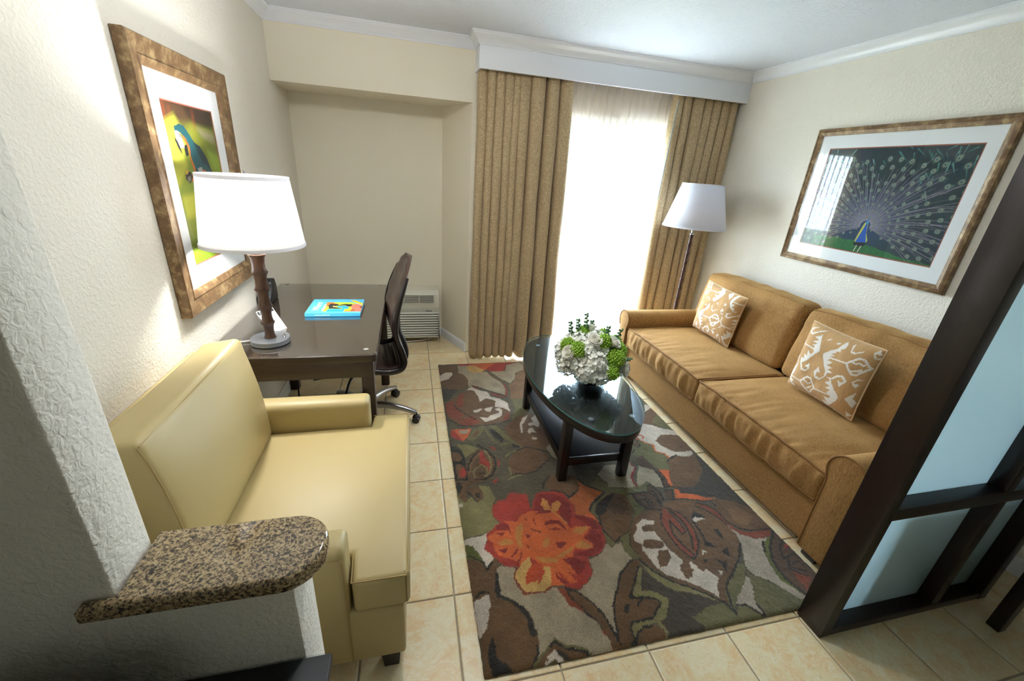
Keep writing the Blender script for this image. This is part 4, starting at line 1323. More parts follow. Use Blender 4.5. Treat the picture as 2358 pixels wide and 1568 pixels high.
T = lambda x, y, a=PI/2: Matrix.Translation((x, y, BZ1+.0004)) @ Matrix.Rotation(a, 4, 'Z')
text_mesh('lettering', 'Where', .056, MAT['yellow_text'], fc, T(BX0+.062, BY0+.045), .3)
text_mesh('lettering', 'GUESTBOOK', .021, MAT['white_text'], fc, T(BX0+.090, BY0+.045))
sp = Matrix.Translation((BX0+.05, BY0-.0004, BZ0+.006)) @ Matrix.Rotation(PI/2, 4, 'X')
text_mesh('lettering', 'WHERE GUESTBOOK', .0085, MAT['white_text'], cv, sp)

# tent card behind the lamp
cd = thing('tent_card', 'small white printed tent card propped behind the lamp base', 'card', (-.64, 2.13, DZ))
b0 = Vector((-.675, 2.085, DZ+.001)); b1 = Vector((-.625, 2.165, DZ+.001)); up = Vector((-.062, .028, .104))
W_ = (b1-b0).length; ex = (b1-b0).normalized(); ey = up.normalized(); ez = ex.cross(ey)
CM = Matrix(((ex.x, ey.x, ez.x, b0.x), (ex.y, ey.y, ez.y, b0.y), (ex.z, ey.z, ez.z, b0.z), (0, 0, 0, 1)))
def card_box(name, x0, x1, y0, y1, z0, z1, mat, parent):
    bm = bx(bmesh.new(), x0, x1, y0, y1, z0, z1)
    bm.transform(CM)
    return obj(name, bm, mat, parent)
cf = card_box('front_leaf', 0, W_, 0, .125, -.0008, 0, MAT['paper'], cd)
bk2 = Vector(b0+Vector((-.085, .045, 0)))
bm = bmesh.new()
tp0 = b0+ey*.1245; tp1 = b1+ey*.1245
q0 = b0+Vector((-.040, .045, 0)); q1 = b1+Vector((-.055, .03, 0))
vs = [bm.verts.new(p) for p in (tp0, tp1, q1, q0)]; bm.faces.new(vs)
o = obj('back_leaf', bm, MAT['paper'], cd); md = o.modifiers.new('thickness', 'SOLIDIFY'); md.thickness = .0008
card_box('header_band', .003, W_-.003, .104, .121, .0001, .0004, MAT['ink'], cf)
text_mesh('lettering', 'Dear Guest', .0145, MAT['white_text'], cf, CM @ Matrix.Translation((.010, .1085, .0007)), .2)
rs = random.Random(3)
bm = bmesh.new()
for k in range(19):
    y = .097-k*.0048
    if k in (2, 12): continue
    if 2 < k < 12:
        for xx in (.008, .034, .060):
            bx(bm, xx, xx+rs.uniform(.012, .022), y, y+.0016, .0001, .0003)
    else:
        bx(bm, .007, W_-.008-rs.uniform(0, .02), y, y+.0016, .0001, .0003)
bm.transform(CM)
obj('printed_lines', bm, MAT['ink_grey'], cf)

# black telephone hidden behind the lamp stem
ph = thing('telephone', 'black desk telephone half hidden behind the lamp stem', 'telephone', (-.84, 2.64, DZ))
pts = [(2.575, DZ+.001), (2.715, DZ+.001), (2.715, DZ+.085), (2.695, DZ+.128), (2.668, DZ+.128), (2.575, DZ+.035)]
obj('body', prism(bmesh.new(), pts, -.884, -.806, .006, 2, axis='x'), MAT['black_plastic'], ph)
obj('handset', bx(bmesh.new(), -.884, -.852, 2.60, 2.70, DZ+.10, DZ+.136, .010, 3), MAT['black_plastic'], ph)
for r in range(3):
    for c in range(2):
        y = 2.592+r*.024
        boxobj('key', -.842+c*.016, -.832+c*.016, y, y+.012, DZ+.050+r*.0235, DZ+.066+r*.0235, MAT['ink_grey'], ph, .002)

# ------------------------------------------------------------------ office chair
oc = thing('office_chair', 'dark brown leather swivel chair pushed under the desk', 'office chair', (-.33, 2.46, 0))
CY0, CY1 = 2.215, 2.665
CYC = (CY0+CY1)/2
prof = smoothpath([(-.60, .445), (-.45, .455), (-.30, .445), (-.20, .43), (-.125, .445), (-.098, .50), (-.108, .57), (-.135, .66), (-.137, .75), (-.115, .85), (-.075, .96), (-.035, 1.05), (-.022, 1.085)], 6) if False else None
PR = [(p.x, p.y) for p in smoothpath([(-.60, .445, 0), (-.45, .455, 0), (-.30, .445, 0), (-.20, .43, 0), (-.125, .445, 0), (-.095, .50, 0), (-.108, .58, 0), (-.135, .66, 0), (-.137, .75, 0), (-.115, .85, 0), (-.075, .96, 0), (-.035, 1.05, 0), (-.020, 1.085, 0)], 7)]
CROT = Matrix.Translation((-.335, 2.455, 0)) @ Matrix.Rotation(math.radians(8), 4, 'Z') @ Matrix.Translation((.335, -2.455, 0))
def shell(off, th, w_in=0, i0=0, i1=None):
    """padded strip following the seat/back profile"""
    pr = PR[i0:i1]
    n = len(pr); m = 20
    V = []; F = []
    for s in (0, 1):
        for i, (x, z) in enumerate(pr):
            a = Vector(pr[min(i+1, n-1)])-Vector(pr[max(i-1, 0)]); a.normalize()
            nx, nz = -a.y, a.x       # points to the sitter side
            t = i/(n-1)
            # rounded top: the back narrows near its upper edge
            zz = max(0, (z-.84)/.245)
            hw = (CY1-CY0)/2-w_in
            hw *= math.sqrt(max(.0, 1-min(1, zz)**2.6))*.985+.015
            for j in range(m+1):
                u = j/m*2-1
                y = CYC+u*hw
                dish = .020*(abs(u)**2.2)*(1 if z > .6 else .3)
                pad = th*(1-abs(u)**6)*(1-.0*t)
                rib = .004*math.cos(i*PI*2/6.0)
                d = off+(pad+rib*(1-abs(u)**4) if s else 0)+dish
                V.append(CROT @ Vector((x+nx*d, y, z+nz*d)))
    k = n*(m+1)
    for i in range(n-1):
        for j in range(m):
            a = i*(m+1)+j
            F.append((a, a+1, a+m+2, a+m+1)); F.append((k+a, k+a+m+1, k+a+m+2, k+a+1))
    for i in range(n-1):
        a = i*(m+1); F.append((a, a+m+1, k+a+m+1, k+a)); b = a+m; F.append((b, k+b, k+b+m+1, b+m+1))
    for j in range(m):
        F.append((j, k+j, k+j+1, j+1)); a = (n-1)*(m+1)+j; F.append((a, a+1, k+a+1, k+a))
    return V, F
nb = [i for i, p in enumerate(PR) if p[0] > -.13 and p[1] > .44][0]
V, F = shell(0, .035, 0, 0, nb+1)
pyobj('seat', V, F, MAT['leather'], oc, 60)
V, F = shell(0, .028, 0, nb, None)
bkr = pyobj('backrest', V, F, MAT['leather'], oc, 60)
# side welts in black leather
for s in (-1, 1):
    P = []
    R_ = []
    for i, (x, z) in enumerate(PR):
        if z > 1.0 and x > -.06: break
        zz = max(0, (z-.84)/.245)
        hw = (CY1-CY0)/2*(math.sqrt(max(0, 1-min(1, zz)**2.6))*.985+.015)
        a = Vector(PR[min(i+1, len(PR)-1)])-Vector(PR[max(i-1, 0)]); a.normalize()
        P.append(CROT @ Vector((x-a.y*.018, CYC+s*hw, z+a.x*.018))); R_.append(.019 if z < .8 else .019-.010*min(1, (z-.8)/.25))
    obj('side_welt', tube(bmesh.new(), P, R_, 10), plain('black_leather_welt', (34, 27, 26), .3), oc, 60)
obj('back_shell', tube(bmesh.new(), smoothpath([CROT @ Vector(q) for q in ((-.30, CYC, .39), (-.15, CYC, .385), (-.085, CYC, .43), (-.085, CYC, .52), (-.12, CYC, .62), (-.125, CYC, .74))]), .022, 10), MAT['black_plastic'], oc, 60)
CX, CY = -.335, 2.455
obj('gas_lift', lathe(bmesh.new(), [(.028, .10), (.028, .22), (.022, .23), (.014, .23), (.014, .37), (0, .37)], (CX, CY, 0), 24), MAT['chrome'], oc, 30)
obj('mechanism', bx(bmesh.new(), CX-.11, CX+.10, CY-.08, CY+.08, .355, .41, .012, 2), MAT['black_plastic'], oc)
bm = bmesh.new()
tube(bm, smoothpath([(CX-.04, CY-.07, .375), (CX-.06, CY-.15, .372), (CX-.07, CY-.22, .35), (CX-.075, CY-.25, .33)]), .008, 8)
tube(bm, smoothpath([(CX-.075, CY-.25, .33), (CX-.09, CY-.27, .325), (CX-.14, CY-.275, .322)]), .012, 8)
obj('tilt_lever', bm, MAT['black_plastic'], oc)
hub = obj('hub', lathe(bmesh.new(), [(.045, .075), (.05, .09), (.045, .125), (.03, .14), (0, .14)], (CX, CY, 0), 24), MAT['alu'], oc, 40)
for k in range(5):
    a = math.radians(-14)+k*2*PI/5
    d = Vector((math.cos(a), math.sin(a), 0))
    P = smoothpath([Vector((CX, CY, .115))+d*.03, Vector((CX, CY, .118))+d*.14, Vector((CX, CY, .098))+d*.25, Vector((CX, CY, .072))+d*.325], 5)
    bm = tube(bmesh.new(), P, [.026-.010*i/(len(P)-1) for i in range(len(P))], 10)
    sp_ = obj('spoke', bm, MAT['alu'], oc, 50)
    c = Vector((CX, CY, 0))+d*.325
    bm = bmesh.new()
    perp = Vector((-d.y, d.x, 0))
    for s in (-1, 1):
        b2 = bmesh.new()
        bmesh.ops.create_cone(b2, cap_ends=True, segments=20, radius1=.024, radius2=.024, depth=.018)
        b2.transform(Matrix.Translation(c+perp*.014*s+Vector((0, 0, .0255))) @ Vector((0, 0, 1)).rotation_difference(perp).to_matrix().to_4x4())
        merge(bm, b2)
    b2 = bmesh.new(); bmesh.ops.create_uvsphere(b2, u_segments=16, v_segments=10, radius=.026)
    for v in b2.verts: v.co = Vector((v.co.x, v.co.y*.95, max(v.co.z, -.004)))
    b2.transform(Matrix.Translation(c+Vector((0, 0, .034))))
    merge(bm, b2)
    tube(bm, [c+Vector((0, 0, .05)), c+Vector((0, 0, .075))], .007, 8)
    obj('caster', bm, MAT['black_plastic'], oc, 40)

oc.location.x += .03      # clear of the desk edge

# ------------------------------------------------------------------ wall air conditioner
ac = thing('air_conditioner', 'off-white wall air conditioner low in the alcove behind the office chair', 'air conditioner', (-.28, 3.82, .05))
AX0, AX1, AF, AB, AZ0, AZ1 = -.82, .247, 3.72, YA-.002, .058, .515
bm = prism(bmesh.new(), [(AF+.012, AZ0), (AB, AZ0+.01), (AB, AZ1), (AF+.045, AZ1), (AF+.005, AZ1-.035), (AF+.005, .352), (AF+.018, .335), (AF+.018, AZ0)], AX0, AX1, .004, 2, axis='x')
obj('cabinet', bm, MAT['white_plastic'], ac)
boxobj('grille_shade_plate', AX0+.02, AX1-.045, AF+.0035, AF+.012, .405, .480, MAT['recess_shade'], ac)  # dark plate stands for the shade behind the slats
for k in range(6):
    z = .405+k*.0145
    boxobj('vent_slat', AX0+.018, AX1-.043, AF-.001, AF+.010, z-.0032, z+.0032, MAT['white_plastic'], ac)
for k in range(8):
    x = AX1-.046-k*.135
    boxobj('vent_bar', x-.003, x+.003, AF-.002, AF+.010, .403, .482, MAT['white_plastic'], ac)
boxobj('intake_shade_plate', AX0+.004, AX1-.004, AF+.006, AF+.017, .075, .312, MAT['recess_shade'], ac)  # dark plate stands for the shade between the louvers
for k in range(10):
    z = .088+k*.0242
    bm = prism(bmesh.new(), [(AF-.010, z-.006), (AF+.012, z-.013), (AF+.014, z+.006), (AF-.006, z+.008)], AX0, AX1, .0015, 1, axis='x')
    obj('louver', bm, MAT['white_plastic'], ac)
bm = prism(bmesh.new(), [(AF-.008, AZ0+.002), (AF+.014, AZ0), (AF+.014, .078), (AF-.010, .070)], AX0, AX1, .004, 2, axis='x')
obj('lower_bezel', bm, MAT['white_plastic'], ac)
obj('side_panel', bx(bmesh.new(), AX1-.001, AX1+.003, AF, AB, AZ0+.002, AZ1-.04, .0015, 1), MAT['white_plastic'], ac)
tx = Matrix.Translation((.128, AF+.0165, .338)) @ Matrix.Rotation(PI/2, 4, 'X')
text_mesh('lettering', 'Amana', .026, plain('dark_blue_lettering', (38, 42, 56), .5), ac, Matrix.Translation((.123, AF+.0035, .318)) @ Matrix.Rotation(PI/2, 4, 'X') @ Matrix.Scale(.8, 4, (1, 0, 0)), .3, .0008)
boxobj('badge_strip', AX0+.004, AX1-.004, AF+.0045, AF+.02, .312, .346, plain('pale_grey_plastic', (200, 200, 188), .5), ac, .001)
bm = tube(bmesh.new(), smoothpath([(.20, 3.80, .065), (.17, 3.77, .035), (.08, 3.75, .018), (-.05, 3.74, .012), (-.25, 3.75, .012)]), .006, 8)
obj('drain_hose', bm, MAT['cord_white'], ac)
# ------------------------------------------------------------------ coffee table
CT = (.964, 2.072)
ct = thing('coffee_table', 'oval black coffee table with glass top on the rug', 'coffee table', (*CT, 0))
def ell(a, b, n=96): return [(CT[0]+b*math.cos(2*PI*i/n), CT[1]+a*math.sin(2*PI*i/n)) for i in range(n)]
ZR = .0145
obj('table_top', prism(bmesh.new(), ell(.625, .289), .412, .456, .004, 2, bev_sides=False), MAT['table_black'], ct, 40)
gt = obj('glass_top', prism(bmesh.new(), ell(.630, .2935), .4625, .4705, .001, 1, bev_sides=False), MAT['table_glass'], ct, 40)
bm = bmesh.new(); E1 = ell(.6305, .294); n = len(E1)
lo = [bm.verts.new((x, y, .463)) for x, y in E1]; hi = [bm.verts.new((x, y, .470)) for x, y in E1]
for i in range(n): bm.faces.new((lo[i], lo[(i+1) % n], hi[(i+1) % n], hi[i]))
obj('glass_edge', bm, MAT['glass_edge'], gt)
for (x, y) in ((1.09, 1.60), (.86, 1.60), (.86, 2.54), (1.09, 2.54)):
    obj('glass_bumper', lathe(bmesh.new(), [(0, .4562), (.014, .4562), (.014, .4624), (0, .4624)], (x, y, 0), 20), plain('clear_bumper_pad', (140, 150, 155), .2), gt)
for (x, y) in ((.762, 1.67), (1.122, 1.655), (.762, 2.42), (1.122, 2.42)):
    boxobj('leg', x, x+.048, y, y+.048, ZR, .413, MAT['table_black'], ct, .003)
sh = boxobj('shelf', .775, 1.158, 1.69, 2.455, .142, .160, plain('black_satin_shelf', (26, 26, 30), .35), ct, .002)
for a in ((.808, 1.124, 1.675, 1.692), (.808, 1.124, 2.45, 2.466), (.770, .786, 1.716, 2.42), (1.148, 1.164, 1.70, 2.42)):
    boxobj('shelf_rail', *a, .115, .160, MAT['table_black'], ct, .002)

# ------------------------------------------------------------------ flowers
fl = thing('flower_arrangement', 'white and green flower arrangement in a square dark glass vase on the coffee table', 'flowers', (1.015, 1.97, .471))
VX0, VX1, VY0, VY1, VZ0, VZ1 = .957, 1.073, 1.912, 2.028, .4715, .585
bm = bmesh.new()
t = .006
bx(bm, VX0, VX1, VY0, VY1, VZ0, VZ0+.008)
bx(bm, VX0, VX0+t, VY0, VY1, VZ0+.008, VZ1); bx(bm, VX1-t, VX1, VY0, VY1, VZ0+.008, VZ1)
bx(bm, VX0+t, VX1-t, VY0, VY0+t, VZ0+.008, VZ1); bx(bm, VX0+t, VX1-t, VY1-t, VY1, VZ0+.008, VZ1)
obj('vase', bm, MAT['vase_glass'], fl, None)
boxobj('vase_lining', VX0+.008, VX1-.008, VY0+.008, VY1-.008, VZ0+.010, VZ1-.006, plain('dark_leaf_lining', (18, 42, 38), .5), fl, .003)
PET = N('white_petals'); PET.set(Base_Color=(*lin(254, 255, 246), 1), Roughness=.6); PET.b.inputs['Subsurface Weight'].default_value = .0
PETM = PET.m
m = N('cream_petals'); m.set(Base_Color=(*lin(252, 250, 238), 1), Roughness=.55); CREAM = m.m
m = N('green_florets'); v = m.coords('Object'); nn = m.noise(v, 160, 2)
m.l(m.ramp(nn, [(.3, lin(112, 160, 34)), (.7, lin(176, 214, 72))]), m.b.inputs['Base Color']); m.set(Roughness=.6); GREEN = m.m
LEAF = plain('sage_green', (92, 128, 88), .6)
FC = Vector((.988, 1.985, .605))
def dome(az, el, r=1.0, sxy=.195, sz=.165):
    return FC+Vector((sxy*r*math.cos(az)*math.cos(el), sxy*r*math.sin(az)*math.cos(el), sz*r*math.sin(el)))
rs = random.Random(12)
def petal(bm, base, d, up, L, Wd, curl):
    side = d.cross(up).normalized()
    pts = []
    for k, (t, w, h) in enumerate(((0, .35, 0), (.45, 1.0, .12), (.8, .85, .22+curl), (1.0, .35, .26+curl*1.5))):
        for s in (-1, 0, 1):
            pts.append(bm.verts.new(base+d*L*t+up*L*(h+(.10 if s else 0))+side*s*Wd*w*.5))
    for r in range(3):
        for c in range(2):
            a = r*3+c
            bm.faces.new((pts[a], pts[a+1], pts[a+4], pts[a+3]))
def hydrangea(az, el, R, mat=None, name='white_hydrangea', count=78):
    bm = bmesh.new()
    c = dome(az, el, .72)
    out = (c-FC+Vector((0, 0, .02))).normalized()
    b2 = bmesh.new(); bmesh.ops.create_icosphere(b2, subdivisions=2, radius=R*.8)
    b2.transform(Matrix.Translation(c)); merge(bm, b2)
    for k in range(count):
        z = 1-2*(k+.5)/count; ph_ = k*2.399963
        n_ = Vector((math.sqrt(1-z*z)*math.cos(ph_), math.sqrt(1-z*z)*math.sin(ph_), z))
        if n_.dot(out) < -.35: continue
        n_ = (n_+Vector((rs.uniform(-.2, .2), rs.uniform(-.2, .2), rs.uniform(-.2, .2)))).normalized()
        p = c+n_*R*rs.uniform(.82, 1.0)
        a = n_.cross(Vector((.3, .5, .8))).normalized(); b = n_.cross(a)
        r0 = rs.uniform(0, PI)
        for q in range(4):
            an = r0+q*PI/2
            d = (a*math.cos(an)+b*math.sin(an)+n_*rs.uniform(.0, .35)).normalized()
            petal(bm, p, d, n_, R*.27, R*.28, rs.uniform(-.1, .15))
    return obj(name, bm, mat or PETM, fl, 180)
def greenball(az, el, R, k=150, r=.74):
    bm = bmesh.new(); c = dome(az, el, r)
    b2 = bmesh.new(); bmesh.ops.create_icosphere(b2, subdivisions=2, radius=R*.86); b2.transform(Matrix.Translation(c)); merge(bm, b2)
    for i in range(k):
        z = 1-2*(i+.5)/k; ph_ = i*2.399963
        n_ = Vector((math.sqrt(1-z*z)*math.cos(ph_), math.sqrt(1-z*z)*math.sin(ph_), z))
        b2 = bmesh.new(); bmesh.ops.create_icosphere(b2, subdivisions=1, radius=R*rs.uniform(.11, .17))
        b2.transform(Matrix.Translation(c+n_*R*rs.uniform(.86, 1.06))); merge(bm, b2)
    return obj('green_viburnum', bm, GREEN, fl, 60)
def rose(az, el, R, r=1.12):
    bm = bmesh.new(); c = dome(az, el, r)
    out = (c-FC+Vector((0, 0, .03))).normalized()
    a = out.cross(Vector((.2, .3, .9))).normalized(); b = out.cross(a)
    for ring, (rad, num, hgt) in enumerate(((.16, 3, .62), (.36, 4, .60), (.60, 5, .52), (.86, 6, .36), (1.0, 6, .20))):
        for q in range(num):
            an0 = 2*PI*q/num+ring*.7
            rows = []
            for t in (0, .35, .7, 1.0):
                row = []
                for s in (-1, -.5, 0, .5, 1):
                    an = an0+s*PI/num*1.25
                    rr = R*rad*(.55+.45*t+.12*(t > .9)*(1 if ring > 2 else 0))
                    h = R*(hgt+.35)*(t*.9+.1-.10*abs(s)*t)-R*.35
                    row.append(bm.verts.new(c+(a*math.cos(an)+b*math.sin(an))*rr+out*h))
                rows.append(row)
            for i in range(3):
                for j in range(4):
                    bm.faces.new((rows[i][j], rows[i][j+1], rows[i+1][j+1], rows[i+1][j]))
    b2 = bmesh.new(); bmesh.ops.create_uvsphere(b2, u_segments=12, v_segments=8, radius=R*.55); b2.transform(Matrix.Translation(c-out*R*.25)); merge(bm, b2)
    return obj('white_rose', bm, CREAM, fl, 180)
# camera side is about -y; azimuth measured from +x
for az, el in ((-100, 22), (-150, 15), (165, 20), (120, 18), (70, 15), (25, 12), (-20, 8), (-62, 2), (-118, -2), (-165, 2), (140, 50), (60, 50), (-130, 48), (-75, 56), (-10, 45), (180, 62), (10, 78), (-40, -4), (-88, -6)):
    hydrangea(math.radians(az), math.radians(el), .066 if el < 50 else .058)
for az, el, R in ((-172, 40, .040), (-142, 40, .044), (-72, 62, .046), (-60, 26, .050), (-34, 34, .046), (0, 40, .042), (-72, 2, .040), (120, 70, .036), (30, 55, .036)):
    greenball(math.radians(az), math.radians(el), R, 130, .98)
for az, el, R in ((-46, 2, .042), (-152, 30, .036), (-105, 62, .038), (-48, 52, .038), (75, 74, .036)):
    rose(math.radians(az), math.radians(el), R)
def sprig(p, d, L):
    bm = bmesh.new()
    d = Vector(d).normalized(); p = Vector(p)
    tube(bm, [p, p+d*L*.5+Vector((.004, 0, 0)), p+d*L], [.0032, .0028, .002], 6)
    for k in range(11):
        t = .35+.65*k/10
        a = k*2.4
        q = p+d*L*t+Vector((math.cos(a), math.sin(a), .3))*.011*(1.1-.4*t)
        b2 = bmesh.new(); bmesh.ops.create_icosphere(b2, subdivisions=1, radius=.0085*(1.25-.4*t)); b2.transform(Matrix.Translation(q)); merge(bm, b2)
    return obj('stock_sprig', bm, LEAF, fl, 60)
for p, d, L in (((.965, 2.02, .745), (-.05, .1, 1), .125), ((.925, 2.03, .735), (-.1, .1, 1), .10), ((.885, 2.03, .72), (-.15, .1, 1), .10), ((1.06, 1.95, .735), (.05, 0, 1), .085), ((1.12, 1.97, .69), (.35, 0, 1), .11), ((1.01, 2.04, .75), (.0, .2, 1), .07), ((1.17, 1.93, .60), (.7, -.2, .5), .06)):
    sprig(p, d, L)

# ------------------------------------------------------------------ floor lamp
FX, FY = 2.33, 3.12
fp = thing('floor_lamp', 'unlit floor lamp with dark bamboo-turned pole and white shade behind the sofa arm', 'lamp', (FX, FY, 0))
obj('base', lathe(bmesh.new(), [(0, .001), (.135, .001), (.14, .006), (.138, .020), (.03, .032), (0, .032)], (FX, FY, 0), 40), MAT['bamboo_dark'], fp, 40)
prof = []
segs = 15; H = (1.195-.03)/segs
for k in range(segs):
    zb = .03+k*H
    prof += [(.0175, zb), (.0145, zb+H*.2), (.0132, zb+H*.5), (.0150, zb+H*.8), (.0185, zb+H*.95), (.0185, zb+H*.985)]
prof.append((.016, 1.195))
obj('pole', lathe(bmesh.new(), prof, (FX, FY, 0), 24, cap=False), MAT['bamboo_dark'], fp, 60)
obj('neck', lathe(bmesh.new(), [(.018, 1.195), (.018, 1.203), (.010, 1.208), (.010, 1.25), (.022, 1.252), (.022, 1.262), (.014, 1.27), (.014, 1.34), (0, 1.34)], (FX, FY, 0), 24), MAT['chrome'], fp, 30)
obj('bulb', lathe(bmesh.new(), [(.014, 1.34), (.03, 1.40), (.03, 1.43), (.018, 1.455), (0, 1.46)], (FX, FY, 0), 20), plain('white_bulb', (235, 235, 230), .3), fp, 60)
shade_part(fp, (FX, FY, 0), .252, .160, 1.255, 1.598, MAT['shade_off'], TRIM)

# ------------------------------------------------------------------ framed pictures
def picture(root, side, u0, u1, z0, z1, fw, depth, aw, art_fn, art_uv, fillet, profile):
    """side 'L' hangs on the left wall facing +x, 'R' on the right wall facing -x; u runs left to right as seen"""
    def P(u, z, d):
        if side == 'L': return (XL+.002+d, u, z)
        return (XR-.002-d, -u, z)
    # four mitred mouldings
    corners = [(u0, z0), (u1, z0), (u1, z1), (u0, z1)]
    inn = [(1, 1), (-1, 1), (-1, -1), (1, -1)]
    for k in range(4):
        a, b = corners[k], corners[(k+1) % 4]; ia, ib = inn[k], inn[(k+1) % 4]
        V = []
        for (c, i_) in ((a, ia), (b, ib)):
            for w, d in profile: V.append(P(c[0]+i_[0]*w, c[1]+i_[1]*w, d))
        n = len(profile)
        F = [(i, (i+1) % n, n+(i+1) % n, n+i) for i in range(n)]+[tuple(range(n)), tuple(reversed(range(n, 2*n)))]
        bm = bmesh.new()
        vs = [bm.verts.new(v) for v in V]
        for f_ in F: bm.faces.new([vs[i] for i in f_])
        obj('frame_moulding', bm, MAT['gold_frame'], root, 25)
    def slab(name, ua, ub, za, zb, d0, d1, mat, parent):
        bm = bmesh.new()
        vs = [bm.verts.new(P(u, z, d)) for d in (d0, d1) for (u, z) in ((ua, za), (ub, za), (ub, zb), (ua, zb))]
        for q in ((0, 1, 2, 3), (7, 6, 5, 4), (0, 4, 5, 1), (1, 5, 6, 2), (2, 6, 7, 3), (3, 7, 4, 0)): bm.faces.new([vs[i] for i in q])
        return obj(name, bm, mat, parent)
    au0, au1, az0, az1 = art_uv
    slab('backing_board', u0+fw*.6, u1-fw*.6, z0+fw*.6, z1-fw*.6, .002, .006, MAT['page'], root)
    # mat with a cut window
    k = fw-.004
    mt = None
    bm = bmesh.new()
    o4 = [(u0+k, z0+k), (u1-k, z0+k), (u1-k, z1-k), (u0+k, z1-k)]
    i4 = [(au0-fillet, az0-fillet), (au1+fillet, az0-fillet), (au1+fillet, az1+fillet), (au0-fillet, az1+fillet)]
    A = [bm.verts.new(P(*c, .0145)) for c in o4]; B = [bm.verts.new(P(*c, .0145)) for c in i4]; C_ = [bm.verts.new(P(*c, .0115)) for c in i4]
    for i in range(4):
        j = (i+1) % 4
        bm.faces.new((A[i], A[j], B[j], B[i])); bm.faces.new((B[i], B[j], C_[j], C_[i]))
    obj('mat_board', bm, MAT['mat_board'], root, None)
    bm = bmesh.new()
    i5 = [(au0, az0), (au1, az0), (au1, az1), (au0, az1)]
    A = [bm.verts.new(P(*c, .0118)) for c in i4]; B = [bm.verts.new(P(*c, .0118)) for c in i5]; C_ = [bm.verts.new(P(*c, .0095)) for c in i5]
    for i in range(4):
        j = (i+1) % 4
        bm.faces.new((A[i], A[j], B[j], B[i])); bm.faces.new((B[i], B[j], C_[j], C_[i]))
    obj('fillet', bm, MAT['red_fillet'], root, None)
    nu, nv = int((au1-au0)/.0021), int((az1-az0)/.0021)
    def fn(U, V):
        u = au0+(au1-au0)*U; z = az0+(az1-az0)*V
        if side == 'L': return np.stack([np.full_like(u, XL+.0118), u, z], 1)
        return np.stack([np.full_like(u, XR-.0118), -u, z], 1)
    me, U, V = gridmesh('print', nu, nv, fn)
    setcol(me, art_fn(U, V, (au1-au0)/(az1-az0)))
    me.materials.append(MAT['print'])
    link('print', me, None, root)
    slab('glazing', u0+k, u1-k, z0+k, z1-k, .0175, .0195, MAT['picture_glass' if side == 'R' else 'picture_glass_dim'], root)

def art_parrot(U, V, asp):
    x = U*1000; y = V*1000
    g = np.array(lin(128, 152, 36)); dk_ = np.array(lin(84, 104, 36)); yl = np.array(lin(184, 184, 56)); br = np.array(lin(96, 66, 44))
    n1 = .5+.5*vnoise(U*3.2, V*5, 3); n2 = .5+.5*vnoise(U*5, V*7+3, 9)
    c = g*(1-n1)[:, None]+yl*n1[:, None]
    c = c*(1-.75*np.clip(n2-.35, 0, 1))[:, None]+dk_*(.75*np.clip(n2-.35, 0, 1))[:, None]
    t = np.clip((V-.84+.05*vnoise(U*6, V*0+1, 4))/.10, 0, 1)[:, None]
    c = c*(1-t)+br*(.8+.5*(.5+.5*vnoise(U*14, V*2, 6)))[:, None]*t
    low = np.clip((.25-V)/.25, 0, 1)[:, None]
    c = c*(1-low*.6)+np.array(lin(156, 200, 40))*low*.6
    PP = {'brown': (110, 78, 50), 'dkbrown': (74, 54, 40), 'rust': (196, 92, 44), 'yellow': (212, 210, 74), 'cream': (210, 200, 150), 'lime': (176, 206, 60), 'teal': (28, 104, 112), 'tealdk': (20, 62, 74),
          'face': (222, 214, 206), 'ink': (30, 30, 34), 'orange': (232, 112, 40), 'gold': (230, 170, 60), 'greyc': (150, 140, 130)}
    # soft blurred backdrop shapes first, bird on top
    lines = PARROT.strip().split('\n')
    soft = [l for l in lines if l.split(':')[0].split()[0] in ('yellow', 'cream', 'lime', 'rust', 'brown', 'dkbrown')]
    hard = [l for l in lines if l not in soft]
    acc = np.zeros_like(c)
    K = 10
    for s in range(K):
        a = s*2.4
        r = 34*math.sqrt((s+.5)/K)
        acc += paint('\n'.join(soft), np.stack([x+r*math.cos(a)+8*vnoise(x/30, y/30, s), y+r*.75*math.sin(a)], 1), c.copy(), PP)
    c = acc/K
    c = paint('\n'.join(hard), np.stack([x+3*vnoise(x/20, y/20, 41), y+3*vnoise(x/20, y/20, 42)], 1), c, PP)
    return .45*c*(1+.05*vnoise(x/5, y/5, 50))[:, None]

